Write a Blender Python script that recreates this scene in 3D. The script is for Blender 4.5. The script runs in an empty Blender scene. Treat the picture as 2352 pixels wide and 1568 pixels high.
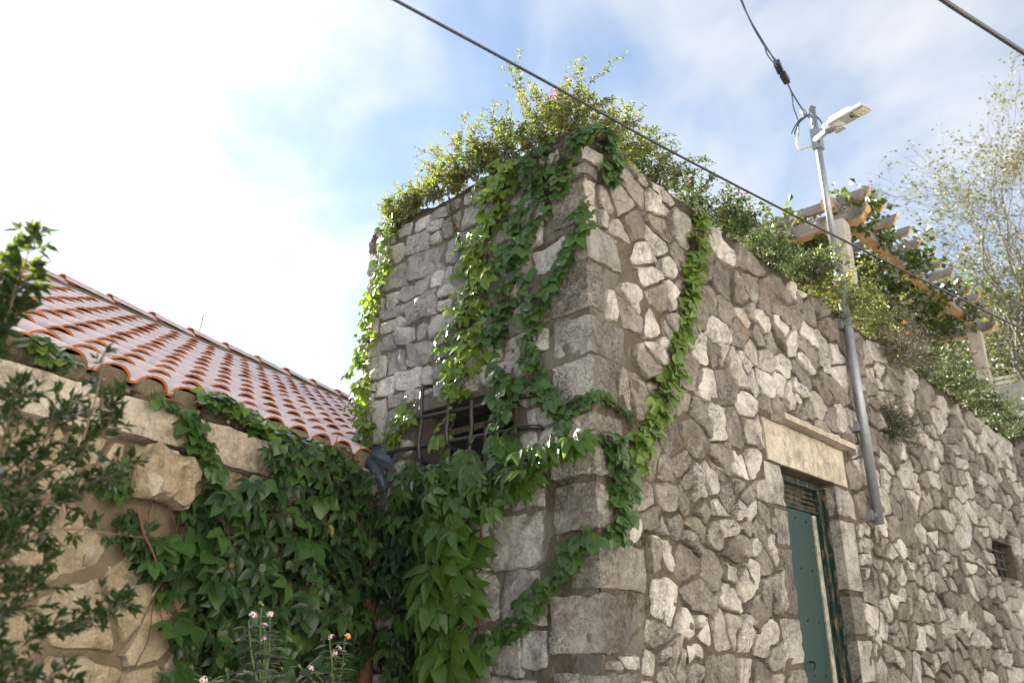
import bpy, math, random
import numpy as np
from mathutils import Vector, Matrix, noise

# ---------------------------------------------------------------- camera, sky, sun, exposure
SC = bpy.context.scene
COL = SC.collection
PITCH = math.atan(696 / 1829.3)
cam_d = bpy.data.cameras.new('camera'); cam = bpy.data.objects.new('camera', cam_d); COL.objects.link(cam)
cam_d.lens = 28; cam_d.sensor_width = 36; cam_d.clip_start = 0.05; cam_d.clip_end = 2000
cam.location = (0, 0, 0); cam.rotation_euler = (math.pi / 2 + PITCH, 0, 0)
cam_d.dof.use_dof = True; cam_d.dof.focus_distance = 4.9; cam_d.dof.aperture_fstop = 2.0
SC.camera = cam

SUN_AZ, SUN_EL = math.radians(-45.0), math.radians(25)     # azimuth measured clockwise from +Y
SUN_DIR = Vector((math.sin(SUN_AZ) * math.cos(SUN_EL), math.cos(SUN_AZ) * math.cos(SUN_EL), math.sin(SUN_EL)))
world = bpy.data.worlds.new('World'); SC.world = world; world.use_nodes = True
SKY_STRENGTH = 0.05
def build_world():
    nt = world.node_tree; N = nt.nodes; Lk = nt.links; N.clear()
    def n(t, **k):
        o = N.new(t)
        for a, b in k.items(): setattr(o, a, b)
        return o
    def math_(op, a, b=None, clamp=False):
        m = n('ShaderNodeMath', operation=op, use_clamp=clamp)
        for i, v in enumerate((a, b)):
            if v is None: continue
            if isinstance(v, (int, float)): m.inputs[i].default_value = v
            else: Lk.new(v, m.inputs[i])
        return m.outputs[0]
    out = n('ShaderNodeOutputWorld'); bg = n('ShaderNodeBackground'); bg.inputs['Strength'].default_value = SKY_STRENGTH
    sky = n('ShaderNodeTexSky', sky_type='NISHITA', sun_disc=False)
    sky.sun_elevation = SUN_EL; sky.sun_rotation = SUN_AZ
    sky.altitude = 1800; sky.air_density = 1.0; sky.dust_density = 0.1; sky.ozone_density = .6
    tc = n('ShaderNodeTexCoord')
    sep = n('ShaderNodeSeparateXYZ'); Lk.new(tc.outputs['Generated'], sep.inputs[0])
    zc = math_('ADD', math_('MAXIMUM', sep.outputs[2], 0.0), 0.22)
    cmb = n('ShaderNodeCombineXYZ')
    Lk.new(math_('DIVIDE', sep.outputs[0], zc), cmb.inputs[0]); Lk.new(math_('DIVIDE', sep.outputs[1], zc), cmb.inputs[1])
    def fbm(scale, rough, off, dist=0.0, detail=8):
        mp = n('ShaderNodeMapping'); Lk.new(cmb.outputs[0], mp.inputs[0]); mp.inputs['Location'].default_value = off
        mp.inputs['Rotation'].default_value = (0, 0, 0.6); mp.inputs['Scale'].default_value = (1.0, 0.7, 1)
        t = n('ShaderNodeTexNoise'); Lk.new(mp.outputs[0], t.inputs['Vector'])
        t.inputs['Scale'].default_value = scale; t.inputs['Detail'].default_value = detail
        t.inputs['Roughness'].default_value = rough; t.inputs['Distortion'].default_value = dist
        return t.outputs['Fac']
    a = fbm(1.9, .52, (2.3, 4.7, 0), .3); b = fbm(5.0, .52, (7.4, 2.2, 0), .5)
    mask = n('ShaderNodeMapRange', interpolation_type='SMOOTHSTEP')
    Lk.new(math_('ADD', math_('MULTIPLY', a, .68), math_('MULTIPLY', b, .32)), mask.inputs['Value'])
    mask.inputs['From Min'].default_value = .36; mask.inputs['From Max'].default_value = .66
    # forward scattering: cloud and haze glow where one looks towards the sun
    dot = n('ShaderNodeVectorMath', operation='DOT_PRODUCT'); Lk.new(tc.outputs['Generated'], dot.inputs[0])
    dot.inputs[1].default_value = SUN_DIR
    fs = math_('POWER', math_('MAXIMUM', dot.outputs['Value'], 0.0), 11.0)
    lum = math_('ADD', math_('MULTIPLY', fs, 4.0), CLOUD)
    cc = n('ShaderNodeVectorMath', operation='SCALE'); cc.inputs[0].default_value = (1.0, .985, .96); Lk.new(lum, cc.inputs['Scale'])
    mx = n('ShaderNodeMix', data_type='RGBA')
    dens = math_('ADD', math_('ADD', math_('MULTIPLY', mask.outputs[0], .66), .12), math_('MULTIPLY', fs, .4), clamp=True)
    Lk.new(dens, mx.inputs[0]); tint = n('ShaderNodeVectorMath', operation='MULTIPLY'); Lk.new(sky.outputs[0], tint.inputs[0]); tint.inputs[1].default_value = (.97, 1.03, 1.02); Lk.new(tint.outputs[0], mx.inputs[6]); Lk.new(cc.outputs[0], mx.inputs[7])
    Lk.new(mx.outputs[2], bg.inputs['Color']); Lk.new(bg.outputs[0], out.inputs['Surface'])
CLOUD = 4.0
build_world()
sun_d = bpy.data.lights.new('sun', 'SUN'); sun = bpy.data.objects.new('sun', sun_d); COL.objects.link(sun)
sun_d.energy = 5.0; sun_d.angle = math.radians(.53); sun_d.color = (1, .93, .82)
sun.rotation_euler = (-SUN_DIR).to_track_quat('-Z', 'Y').to_euler(); sun.location = SUN_DIR * 50
vs = SC.view_settings; vs.view_transform = 'Standard'; vs.look = 'None'; vs.gamma = 1; vs.use_curve_mapping = False
vs.exposure = 2.5
try:
    SC.cycles.max_bounces = 8; SC.cycles.transparent_max_bounces = 8
except Exception: pass

# ---------------------------------------------------------------- helpers
rnd = random.Random(7)
F = 1829.3
_c, _s = math.cos(PITCH), math.sin(PITCH)
def ray(px, py):
    x = (px - 1176) / F; y = (784 - py) / F
    return Vector((x, _c - y * _s, _s + y * _c))
def at(px, py, dist):
    return ray(px, py).normalized() * dist
class Wall:
    """a vertical plane with its own frame: u to the right along the face, v up, off out of the face"""
    def __init__(s, ox, oy, dx, dy):
        s.O = Vector((ox, oy, 0)); s.d = Vector((dx, dy, 0)); s.n = Vector((dy, -dx, 0)); s.ang = math.atan2(dy, dx)
        s.rot = Matrix.Rotation(s.ang, 3, 'Z')
    def p(s, u, v, off=0.0): return s.O + s.d * u + s.n * off + Vector((0, 0, v))
    def un(s, px, py, off=0.0):
        r = ray(px, py); o = s.O + s.n * off
        k = o.dot(s.n) / r.dot(s.n); q = r * k
        return (q - s.O).dot(s.d), q.z, k
YC = 4.2
_a = math.radians(42.5); _sx, _cx = math.sin(_a), math.cos(_a)
RW = Wall(.1048 * YC, YC, _sx, _cx)                # long wall, u >= 0 from the corner
LW = Wall(.1048 * YC, YC, _cx, -_sx)               # left face of the tower, u <= 0
_h = math.radians(26.93)
HW = Wall(-.2073 * YC, 1.286 * YC, math.sin(_h), math.cos(_h))   # house on the left, u <= 0
TOP = 3.05; GROUND = -1.55; SPLIT = 1.62; FAR = 13.6; TW = -2.11

def mesh(name, verts, faces, mats, fm=None, smooth=True, sharp=None):
    me = bpy.data.meshes.new(name); me.from_pydata([tuple(v) for v in verts], [], faces)
    for m in (mats if isinstance(mats, (list, tuple)) else [mats]): me.materials.append(m)
    if fm: me.polygons.foreach_set('material_index', fm)
    if smooth: me.polygons.foreach_set('use_smooth', [True] * len(me.polygons))
    if sharp: me.set_sharp_from_angle(angle=sharp)
    me.update(); return me
def link(name, me, parent=None, loc=None, rot=None, scale=None):
    o = bpy.data.objects.new(name, me); COL.objects.link(o)
    if parent is not None: o.parent = parent
    if loc is not None: o.location = loc
    if rot is not None: o.rotation_euler = rot
    if scale is not None: o.scale = scale
    return o
def tag(o, label=None, cat=None, group=None, kind=None):
    if label: o['label'] = label
    if cat: o['category'] = cat
    if group: o['group'] = group
    if kind: o['kind'] = kind
    return o
def thing(name, label, cat, loc, group=None):
    o = link(name, None, None, loc); o.empty_display_size = .1
    return tag(o, label, cat, group)
class MB:
    """collects shapes into one mesh; placed under a thing, world coordinates are made local to it"""
    def __init__(s): s.v = []; s.f = []; s.m = []
    def add(s, vs, fs, mi=0):
        b = len(s.v); s.v += [Vector(v) for v in vs]; s.f += [tuple(i + b for i in f) for f in fs]; s.m += [mi] * len(fs)
    def box(s, c, ax, ay, az, mi=0):
        c = Vector(c); ax, ay, az = Vector(ax), Vector(ay), Vector(az)
        vs = [c + ax * i + ay * j + az * k for k in (-1, 1) for j in (-1, 1) for i in (-1, 1)]
        s.add(vs, [(0, 2, 3, 1), (4, 5, 7, 6), (0, 1, 5, 4), (2, 6, 7, 3), (0, 4, 6, 2), (1, 3, 7, 5)], mi)
    def tube(s, pts, rad, n=8, mi=0, cap=True):
        pts = [Vector(p) for p in pts]; b = len(s.v); up = None
        for i, p in enumerate(pts):
            t = (pts[min(i + 1, len(pts) - 1)] - pts[max(i - 1, 0)]).normalized()
            if up is None: up = Vector((0, 0, 1)) if abs(t.z) < .9 else Vector((1, 0, 0))
            x = t.cross(up); x = x.normalized() if x.length > 1e-6 else t.orthogonal().normalized()
            y = x.cross(t); up = y
            r = rad[i] if isinstance(rad, (list, tuple)) else rad
            s.v += [p + (x * math.cos(k * 2 * math.pi / n) + y * math.sin(k * 2 * math.pi / n)) * r for k in range(n)]
        for i in range(len(pts) - 1):
            for k in range(n):
                a, c = b + i * n + k, b + i * n + (k + 1) % n
                s.f.append((a, c, c + n, a + n)); s.m.append(mi)
        if cap:
            s.f.append(tuple(b + k for k in range(n))[::-1]); s.m.append(mi)
            e = b + (len(pts) - 1) * n; s.f.append(tuple(e + k for k in range(n))); s.m.append(mi)
    def build(s, name, mats, parent=None, smooth=False, origin=None):
        o0 = Vector(parent.location) if parent is not None and origin is None else Vector(origin or (0, 0, 0))
        if parent is not None and parent.parent is not None: o0 = o0 + Vector(parent.parent.location)
        return link(name, mesh(name, [v - o0 for v in s.v], s.f, mats, s.m, smooth), parent)
def bez(pts, n):
    """smooth polyline through points (Catmull-Rom)"""
    P = [Vector(p) for p in pts]; P = [P[0] * 2 - P[1]] + P + [P[-1] * 2 - P[-2]]; out = []
    for i in range(1, len(P) - 2):
        for k in range(n):
            t = k / n; a, b, c, d = P[i - 1], P[i], P[i + 1], P[i + 2]
            out.append(.5 * (2 * b + (c - a) * t + (2 * a - 5 * b + 4 * c - d) * t * t + (3 * b - a - 3 * c + d) * t ** 3))
    out.append(P[-2]); return out

# ---------------------------------------------------------------- materials
def nodes(name):
    m = bpy.data.materials.new(name); m.use_nodes = True; nt = m.node_tree; nt.nodes.clear()
    out = nt.nodes.new('ShaderNodeOutputMaterial'); return m, nt, out
class NG:
    def __init__(s, nt): s.nt = nt
    def n(s, t, ins=None, **k):
        o = s.nt.nodes.new(t)
        for a, b in k.items(): setattr(o, a, b)
        for a, b in (ins or {}).items():
            if hasattr(b, 'is_linked') or hasattr(b, 'links'): s.nt.links.new(b, o.inputs[a])
            else: o.inputs[a].default_value = b
        return o
    def ramp(s, fac, stops, interp='LINEAR'):
        r = s.n('ShaderNodeValToRGB', {0: fac}); e = r.color_ramp.elements; r.color_ramp.interpolation = interp
        while len(e) < len(stops): e.new(.5)
        for i, (p, c) in enumerate(stops): e[i].position = p; e[i].color = (*c, 1) if len(c) == 3 else c
        return r.outputs[0]
    def mix(s, f, a, b, mode='MIX'):
        m = s.n('ShaderNodeMix', {0: f}, data_type='RGBA', blend_type=mode)
        for i, v in ((6, a), (7, b)):
            if hasattr(v, 'links'): s.nt.links.new(v, m.inputs[i])
            else: m.inputs[i].default_value = (*v, 1)
        return m.outputs[2]
    def noise(s, vec, scale, detail=6, rough=.6, dist=0):
        return s.n('ShaderNodeTexNoise', {'Vector': vec, 'Scale': scale, 'Detail': detail, 'Roughness': rough, 'Distortion': dist}).outputs['Fac']
    def m(s, op, a, b=0.0, clamp=False):
        return s.n('ShaderNodeMath', {0: a, 1: b}, operation=op, use_clamp=clamp).outputs[0]
    def mr(s, v, a, b, c=0.0, d=1.0):
        return s.n('ShaderNodeMapRange', {'Value': v, 'From Min': a, 'From Max': b, 'To Min': c, 'To Max': d}).outputs[0]
    def bump(s, h, strength, dist):
        return s.n('ShaderNodeBump', {'Height': h, 'Strength': strength, 'Distance': dist}).outputs[0]
    def world(s): return s.n('ShaderNodeNewGeometry').outputs['Position']
    def rand(s): return s.n('ShaderNodeObjectInfo').outputs['Random']
    def island(s): return s.n('ShaderNodeNewGeometry').outputs['Random Per Island']
    def principled(s, out, col, rough=.8, normal=None, metal=0.0, spec=.5):
        b = s.n('ShaderNodeBsdfPrincipled', {'Base Color': col if hasattr(col, 'links') else (*col, 1), 'Roughness': rough, 'Metallic': metal, 'Specular IOR Level': spec})
        if normal is not None: s.nt.links.new(normal, b.inputs['Normal'])
        s.nt.links.new(b.outputs[0], out.inputs['Surface']); return b

def stone_mat(name, palette, stain=.5, stain_col=(.045, .043, .04), warm=(.45, .27, .11), warm_amt=.16, vein=.4, rough=1.0, dirty=.0, use_island=True):
    m, nt, out = nodes(name); g = NG(nt); P = g.world()
    r = g.island() if use_island else g.rand()
    base = g.ramp(r, palette)
    big = g.noise(P, 5.5, 5, .62, .4); mid = g.noise(P, 19, 8, .72, .3); fine = g.noise(P, 95, 5, .72)
    # veins and patches of the limestone
    lowc = g.mr(g.noise(P, 2.2, 3, .5), .40, .62, .25, 1.0)
    col = g.mix(g.m('MULTIPLY', g.mr(g.noise(P, 16, 8, .74, .1), .60, .38), lowc), base, g.mix(1.0, base, (.46, .44, .42), 'MULTIPLY'))
    col = g.mix(g.mr(big, .58, .72, 0, .6), col, (.71, .68, .62))
    # ochre tint on some stones
    wm = g.m('MULTIPLY', g.mr(g.noise(P, 2.6, 4, .6), .60, .72), g.mr(mid, .35, .62)); wm = g.m('MULTIPLY', wm, warm_amt * 4, True)
    col = g.mix(wm, col, warm)
    if dirty:
        dz = g.mr(g.m('FRACT', g.m('MULTIPLY', r, 7.31)), 1 - dirty - .06, 1 - dirty + .06)
        dz = g.m('MAXIMUM', dz, g.mr(g.noise(P, 1.1, 4, .6), .60, .70))
        spk = g.mr(g.noise(P, 42, 7, .82, .2), .34, .60)
        col = g.mix(g.m('MULTIPLY', dz, g.mr(spk, 0, 1, .25, .88)), col, g.mix(g.noise(P, 9, 4, .6), (.20, .168, .135), (.13, .112, .098)))
    # dark lichen: speckles inside larger blotches
    bl = g.mr(g.noise(P, 3.1, 5, .65, .6), .44, .66); sp = g.mr(g.noise(P, 60, 6, .78, .3), .42, .62)
    st = g.m('MULTIPLY', g.m('MULTIPLY', bl, sp), stain * 1.5, True)
    col = g.mix(st, col, stain_col)
    col = g.mix(g.mr(fine, .34, .5, .38, 0), col, (.10, .085, .07))
    col = g.mix(g.mr(g.noise(P, 150, 3, .6), .68, .74, 0, .5), col, (.03, .028, .025))
    crk = g.m('ABSOLUTE', g.m('SUBTRACT', g.noise(P, 6.5, 7, .68, .9), .5))
    crm = g.m('MULTIPLY', g.mr(crk, .0, .010, vein, 0), g.mr(g.noise(P, 3.7, 3, .5), .5, .6))
    col = g.mix(crm, col, (.07, .055, .045))
    pat = g.mr(g.noise(P, 1.3, 6, .7, .5), .46, .62)
    col = g.mix(g.m('MULTIPLY', pat, g.mr(g.noise(P, 34, 6, .75), .40, .62, 0, min(.8, stain))), col, (.105, .088, .07))
    vor = g.n('ShaderNodeTexVoronoi', {'Vector': P, 'Scale': 30.0}, feature='F1', distance='EUCLIDEAN').outputs['Distance']
    rdg = g.m('ABSOLUTE', g.m('SUBTRACT', g.noise(P, 11, 5, .6, 1.2), .5))
    h = g.m('ADD', g.m('MULTIPLY', mid, .9), g.m('ADD', g.m('MULTIPLY', fine, .32), g.m('MULTIPLY', vor, .18)))
    h = g.m('ADD', h, g.m('ADD', g.m('MULTIPLY', rdg, .9), g.mr(crk, 0, .02, 0, .35 * vein)))
    nrm = g.bump(h, .9, .032 * rough)
    g.principled(out, col, .88, nrm, spec=.25); return m
PAL_WALL = [(0, (.27, .235, .20)), (.2, (.40, .355, .305)), (.38, (.62, .57, .505)), (.58, (.76, .71, .64)), (.82, (.84, .795, .725)), (1, (.50, .45, .395))]
PAL_COOL = [(0, (.40, .39, .38)), (.25, (.54, .53, .52)), (.5, (.66, .64, .61)), (.75, (.78, .755, .72)), (1, (.56, .545, .53))]
PAL_HOUSE = [(0, (.64, .50, .33)), (.4, (.74, .60, .42)), (.7, (.76, .65, .50)), (1, (.66, .57, .46))]
M_WALL = stone_mat('limestone_wall', PAL_WALL, .7, dirty=.22)
M_TOWL = stone_mat('limestone_tower', PAL_COOL, .45, warm_amt=.10, dirty=.12)
M_HOUSE = stone_mat('limestone_house', PAL_HOUSE, .25, warm=(.55, .34, .15), warm_amt=.2, vein=.15, rough=1.5)
M_COPING = stone_mat('limestone_coping', [(0, (.62, .53, .42)), (1, (.72, .63, .51))], .45, (.06, .05, .04), warm_amt=.05, vein=.0, rough=.8)
M_DRESS = stone_mat('limestone_dressed', [(0, (.52, .46, .37)), (1, (.64, .56, .45))], .4, warm=(.58, .38, .16), warm_amt=.22, vein=0.0, rough=.35)
M_CORNER = stone_mat('limestone_quoin', [(0, (.40, .38, .35)), (.35, (.56, .525, .48)), (.7, (.72, .675, .61)), (1, (.77, .725, .66))], .75, warm_amt=.24, rough=1.7, dirty=.28)

def mortar_mat(name, a, b, dark, dark_amt, topz=None):
    m, nt, out = nodes(name); g = NG(nt); P = g.world()
    n1 = g.noise(P, 7, 6, .6); n2 = g.noise(P, 45, 6, .7); n3 = g.noise(P, 170, 4, .7)
    col = g.mix(g.mr(n1, .35, .65), a, b)
    col = g.mix(g.mr(n3, .35, .7), g.mix(1.0, col, (.72, .7, .68), 'MULTIPLY'), col)
    st = g.m('MULTIPLY', g.mr(g.noise(P, 2.3, 5, .65, .5), .46, .66), g.mr(n2, .38, .6))
    st = g.m('MULTIPLY', st, dark_amt, True)
    if topz is not None:   # black weathering crust along the wall head
        z = g.n('ShaderNodeSeparateXYZ', {0: P}).outputs[2]
        zz = g.m('ADD', z, g.m('MULTIPLY', g.m('SUBTRACT', n1, .5), .7))
        st = g.m('MAXIMUM', st, g.m('MULTIPLY', g.mr(zz, topz - .35, topz - .02), g.mr(n2, .3, .6, .35, .9)))
    col = g.mix(st, col, dark)
    col = g.mix(g.mr(g.noise(P, 30, 3, .5), .68, .73, 0, .55), col, (.5, .45, .38))
    h = g.m('ADD', g.m('MULTIPLY', n2, .8), g.m('ADD', g.m('MULTIPLY', n3, .4), g.m('MULTIPLY', n1, .5)))
    g.principled(out, col, .95, g.bump(h, .9, .04), spec=.15); return m
M_MORT_R = mortar_mat('mortar_wall', (.175, .142, .106), (.255, .213, .163), (.04, .034, .028), 1.0, TOP)
M_MORT_L = mortar_mat('mortar_tower', (.24, .215, .185), (.34, .31, .27), (.045, .039, .033), .6, TOP)
M_MORT_H = mortar_mat('mortar_house', (.30, .235, .155), (.38, .305, .21), (.10, .08, .06), .25)
M_MORT_ROOF = mortar_mat('mortar_roof', (.27, .22, .15), (.36, .30, .21), (.09, .085, .045), .8)

def simple(name, col, rough=.6, metal=0.0, bscale=None, bstr=.3, bdist=.005, var=None, vscale=8, spec=.5):
    m, nt, out = nodes(name); g = NG(nt); P = g.world(); c = col
    if var is not None: c = g.mix(g.mr(g.noise(P, vscale, 6, .65), .35, .65), col, var)
    nrm = g.bump(g.noise(P, bscale, 5, .65), bstr, bdist) if bscale else None
    g.principled(out, c, rough, nrm, metal, spec); return m
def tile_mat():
    m, nt, out = nodes('terracotta_dusty_sheen'); g = NG(nt); P = g.world()
    col = g.ramp(g.rand(), [(0, (.48, .33, .31)), (.35, (.58, .43, .41)), (.7, (.64, .50, .48)), (1, (.52, .40, .39))])  # dusty clay tops; pale sky sheen is also mixed into this base tone
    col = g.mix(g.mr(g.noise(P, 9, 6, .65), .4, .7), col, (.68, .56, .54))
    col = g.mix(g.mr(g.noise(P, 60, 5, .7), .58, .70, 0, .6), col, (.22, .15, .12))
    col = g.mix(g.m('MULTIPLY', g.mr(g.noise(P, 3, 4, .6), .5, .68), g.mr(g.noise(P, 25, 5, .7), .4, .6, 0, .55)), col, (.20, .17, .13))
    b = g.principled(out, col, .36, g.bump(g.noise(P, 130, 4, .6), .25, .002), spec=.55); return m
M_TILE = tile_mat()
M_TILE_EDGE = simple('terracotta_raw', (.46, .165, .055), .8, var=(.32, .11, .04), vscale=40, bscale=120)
M_IRON = simple('black_iron', (.035, .04, .048), .42, .35, 70, .5, .003, (.06, .05, .045), 30)
M_ZINC = simple('zinc_sheet', (.22, .25, .29), .45, .7, 25, .4, .006, (.10, .13, .19), 9)
M_BLUE = simple('blue_painted_metal', (.03, .04, .058), .5, .2, 25, .3, .004, (.045, .07, .11), 14)
M_GALV = simple('galvanised_steel', (.30, .32, .345), .42, .6, 40, .15, .002, (.24, .26, .285), 20)
M_RUST = simple('rusty_pipe', (.10, .045, .03), .7, .1, 60, .4, .003, (.16, .07, .04), 25)
M_DARK = simple('dark_interior', (.02, .019, .018), .9)
M_WOODFRAME = simple('old_window_wood', (.20, .165, .125), .8, 0, 50, .5, .004, (.10, .08, .06), 30)
M_LAMP = simple('lamp_housing', (.40, .43, .42), .45, .1, var=(.36, .39, .38))
M_LAMPBACK = simple('lamp_housing_top', (.72, .74, .74), .45, .1)
M_LED = simple('led_lens', (.62, .56, .38), .25, 0, var=(.7, .66, .5), vscale=200)
M_PRINT = simple('dark_print', (.06, .06, .06), .6)
M_CABLE = simple('black_cable', (.018, .018, .022), .38)
M_CABLE2 = simple('blue_black_cable', (.02, .045, .075), .4)
M_CABLE3 = simple('cream_cable', (.55, .5, .43), .5)
M_POST = simple('pergola_post_stone', (.46, .42, .36), .9, 0, 35, .6, .01, (.33, .30, .26), 9)
M_CONC = simple('grey_concrete', (.42, .40, .37), .9, 0, 30, .5, .01, (.3, .29, .27), 6)
M_WHITE = simple('white_painted_wood', (.72, .72, .70), .6)
M_PLASTER = simple('lime_plaster', (.62, .61, .585), .9, 0, 20, .4, .01, (.56, .55, .525), 2)
M_SOIL = simple('soil', (.06, .045, .03), 1, 0, 20, .8, .03, (.10, .08, .05), 12)
M_GROUND = simple('limestone_paving', (.46, .435, .39), .8, 0, 12, .5, .02, (.40, .375, .33), 1.5)
M_GROUND2 = simple('terrace_soil', (.09, .07, .045), 1, 0, 8, .6, .05, (.14, .11, .07), 3)
M_STEM = simple('vine_stem', (.115, .058, .035), .75, 0, 60, .4, .002, (.19, .06, .03), 18)
M_BARK = simple('pale_bark', (.17, .155, .135), .9, 0, 25, .6, .01, (.11, .10, .085), 10)
M_TWIG = simple('dry_twig', (.17, .12, .08), .9)
M_GREENSTEM = simple('green_stem', (.10, .16, .05), .6)

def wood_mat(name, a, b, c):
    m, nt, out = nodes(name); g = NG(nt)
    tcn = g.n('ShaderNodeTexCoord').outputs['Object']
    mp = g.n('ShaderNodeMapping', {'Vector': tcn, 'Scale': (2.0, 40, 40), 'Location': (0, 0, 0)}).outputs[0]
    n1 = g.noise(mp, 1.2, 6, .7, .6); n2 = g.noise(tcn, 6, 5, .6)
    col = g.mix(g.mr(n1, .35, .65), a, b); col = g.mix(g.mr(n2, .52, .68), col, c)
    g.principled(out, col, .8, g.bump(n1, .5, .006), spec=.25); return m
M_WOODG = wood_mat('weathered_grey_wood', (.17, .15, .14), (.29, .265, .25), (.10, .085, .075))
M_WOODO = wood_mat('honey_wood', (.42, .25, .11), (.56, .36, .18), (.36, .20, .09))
def door_mat():
    m, nt, out = nodes('green_door_paint'); g = NG(nt); P = g.world()
    mp = g.n('ShaderNodeMapping', {'Vector': P, 'Scale': (30, 30, 1.2)}).outputs[0]
    st = g.noise(mp, 1.0, 5, .65)
    col = g.mix(g.mr(st, .35, .7), (.005, .026, .022), (.010, .042, .035))
    col = g.mix(g.mr(g.noise(P, 80, 4, .7), .66, .74, 0, .6), col, (.10, .13, .10))
    g.principled(out, col, .5, g.bump(st, .15, .003), spec=.22); return m
M_DOOR = door_mat()
def peel_mat(name, amt):
    m, nt, out = nodes(name); g = NG(nt); P = g.world()
    mp = g.n('ShaderNodeMapping', {'Vector': P, 'Scale': (22, 22, 6)}).outputs[0]
    k = g.mr(g.noise(mp, 1.5, 7, .75), .5 - amt * .3, .62 - amt * .3)
    col = g.mix(k, (.006, .027, .023), g.mix(g.noise(P, 30, 4, .6), (.24, .19, .12), (.17, .085, .035)))
    g.principled(out, col, .7, g.bump(k, .4, .002), spec=.3); return m
M_PEEL = peel_mat('peeling_green_paint', -.05)
M_SLAT = peel_mat('peeling_slat_paint', .08)
M_EDGE = simple('bare_door_edge', (.46, .40, .30), .6, .2, 60, .4, .003, (.12, .17, .15), 14)

def leaf_mat(name, cols, trans, gloss=.32, tfac=.38, yellow=0.0, sheen=.8):
    """leaf: diffuse + light passing through + waxy sheen; hue differs from leaf to leaf"""
    m, nt, out = nodes(name); g = NG(nt); P = g.world()
    r = g.m('FRACT', g.m('ADD', g.rand(), g.m('MULTIPLY', g.island(), .45)))
    col = g.ramp(r, [(i / (len(cols) - 1), c) for i, c in enumerate(cols)])
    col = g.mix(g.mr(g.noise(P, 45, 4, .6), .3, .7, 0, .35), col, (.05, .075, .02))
    if yellow: col = g.mix(g.mr(g.m('FRACT', g.m('MULTIPLY', r, 17.3)), 1 - yellow, 1 - yellow + .02), col, (.42, .30, .04))
    d = g.n('ShaderNodeBsdfDiffuse', {'Color': col, 'Roughness': .4}).outputs[0]
    tcol = g.mix(.5, col, trans)
    t = g.n('ShaderNodeBsdfTranslucent', {'Color': tcol}).outputs[0]
    gl = g.n('ShaderNodeBsdfGlossy', {'Color': (1, 1, 1, 1), 'Roughness': gloss}).outputs[0]
    a = g.n('ShaderNodeMixShader', {0: tfac, 1: d, 2: t}).outputs[0]
    fr = g.n('ShaderNodeFresnel', {'IOR': 1.42}).outputs[0]
    b = g.n('ShaderNodeMixShader', {0: g.m('MULTIPLY', fr, sheen), 1: a, 2: gl}).outputs[0]
    nt.links.new(b, out.inputs['Surface']); return m
L_IVY = leaf_mat('creeper_leaf', [(.10, .19, .028), (.145, .25, .038), (.21, .33, .052), (.11, .20, .03)], (.66, .84, .08), .34, .45)
L_IVYD = leaf_mat('creeper_leaf_dark', [(.034, .090, .026), (.052, .122, .034), (.078, .16, .042), (.038, .096, .03)], (.36, .56, .06), .30, .36)
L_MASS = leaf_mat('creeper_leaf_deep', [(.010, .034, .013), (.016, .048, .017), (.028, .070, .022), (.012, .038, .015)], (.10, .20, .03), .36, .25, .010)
L_BIG = leaf_mat('creeper_leaf_large', [(.038, .092, .017), (.05, .115, .02), (.066, .14, .026), (.042, .096, .02)], (.42, .62, .05), .33, .34)
L_LANT = leaf_mat('lantana_leaf', [(.075, .12, .022), (.105, .155, .03), (.16, .195, .038), (.085, .12, .026)], (.40, .46, .06), .55, .42, .05, .35)
L_LANTD = leaf_mat('shrub_leaf_dark', [(.024, .055, .014), (.036, .074, .018), (.05, .092, .022), (.028, .058, .016)], (.22, .32, .05), .6, .34, .02, .3)
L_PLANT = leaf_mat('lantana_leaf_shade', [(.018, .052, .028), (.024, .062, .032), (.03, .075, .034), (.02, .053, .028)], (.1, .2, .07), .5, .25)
L_BUSH = leaf_mat('bush_leaf', [(.006, .020, .011), (.009, .027, .013), (.013, .035, .014), (.007, .022, .012)], (.40, .55, .05), .45, .30, 0, .28)
L_TREE = leaf_mat('tree_leaf_pale', [(.07, .085, .03), (.10, .115, .036), (.14, .14, .045), (.075, .09, .03)], (.28, .29, .07), .7, .35, .06, .15)
L_TREEG = leaf_mat('tree_leaf_green', [(.035, .075, .02), (.05, .095, .025), (.07, .12, .03), (.09, .13, .03)], (.26, .36, .05), .6, .36, .04, .25)
L_DRY = leaf_mat('dry_leaf', [(.11, .10, .04), (.15, .13, .05), (.09, .10, .035), (.17, .14, .07)], (.2, .2, .06), .6, .2)
L_ROSE = leaf_mat('needle_leaf', [(.03, .07, .025), (.05, .09, .03), (.04, .08, .03), (.03, .06, .02)], (.1, .18, .04), .6, .2)
L_GRAPE = leaf_mat('grape_leaf', [(.02, .048, .012), (.03, .062, .015), (.045, .08, .02), (.024, .05, .014)], (.30, .38, .05), .55, .34, .03, .3)
M_PINK = simple('pink_petals', (.70, .34, .55), .7, var=(.80, .60, .72), vscale=60)
M_YEL = simple('yellow_petals', (.85, .60, .16), .7, var=(.9, .78, .45), vscale=70)
M_ORA = simple('orange_petals', (.85, .33, .03), .7)
M_CREAM = simple('cream_petals', (.86, .74, .56), .7, var=(.86, .62, .40), vscale=60)
M_WHITEP = simple('white_petals', (.82, .80, .74), .7)
M_BUD = simple('yellow_green_bud', (.30, .34, .10), .7)
M_RED = simple('young_red_shoot', (.48, .10, .035), .5)

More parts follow.
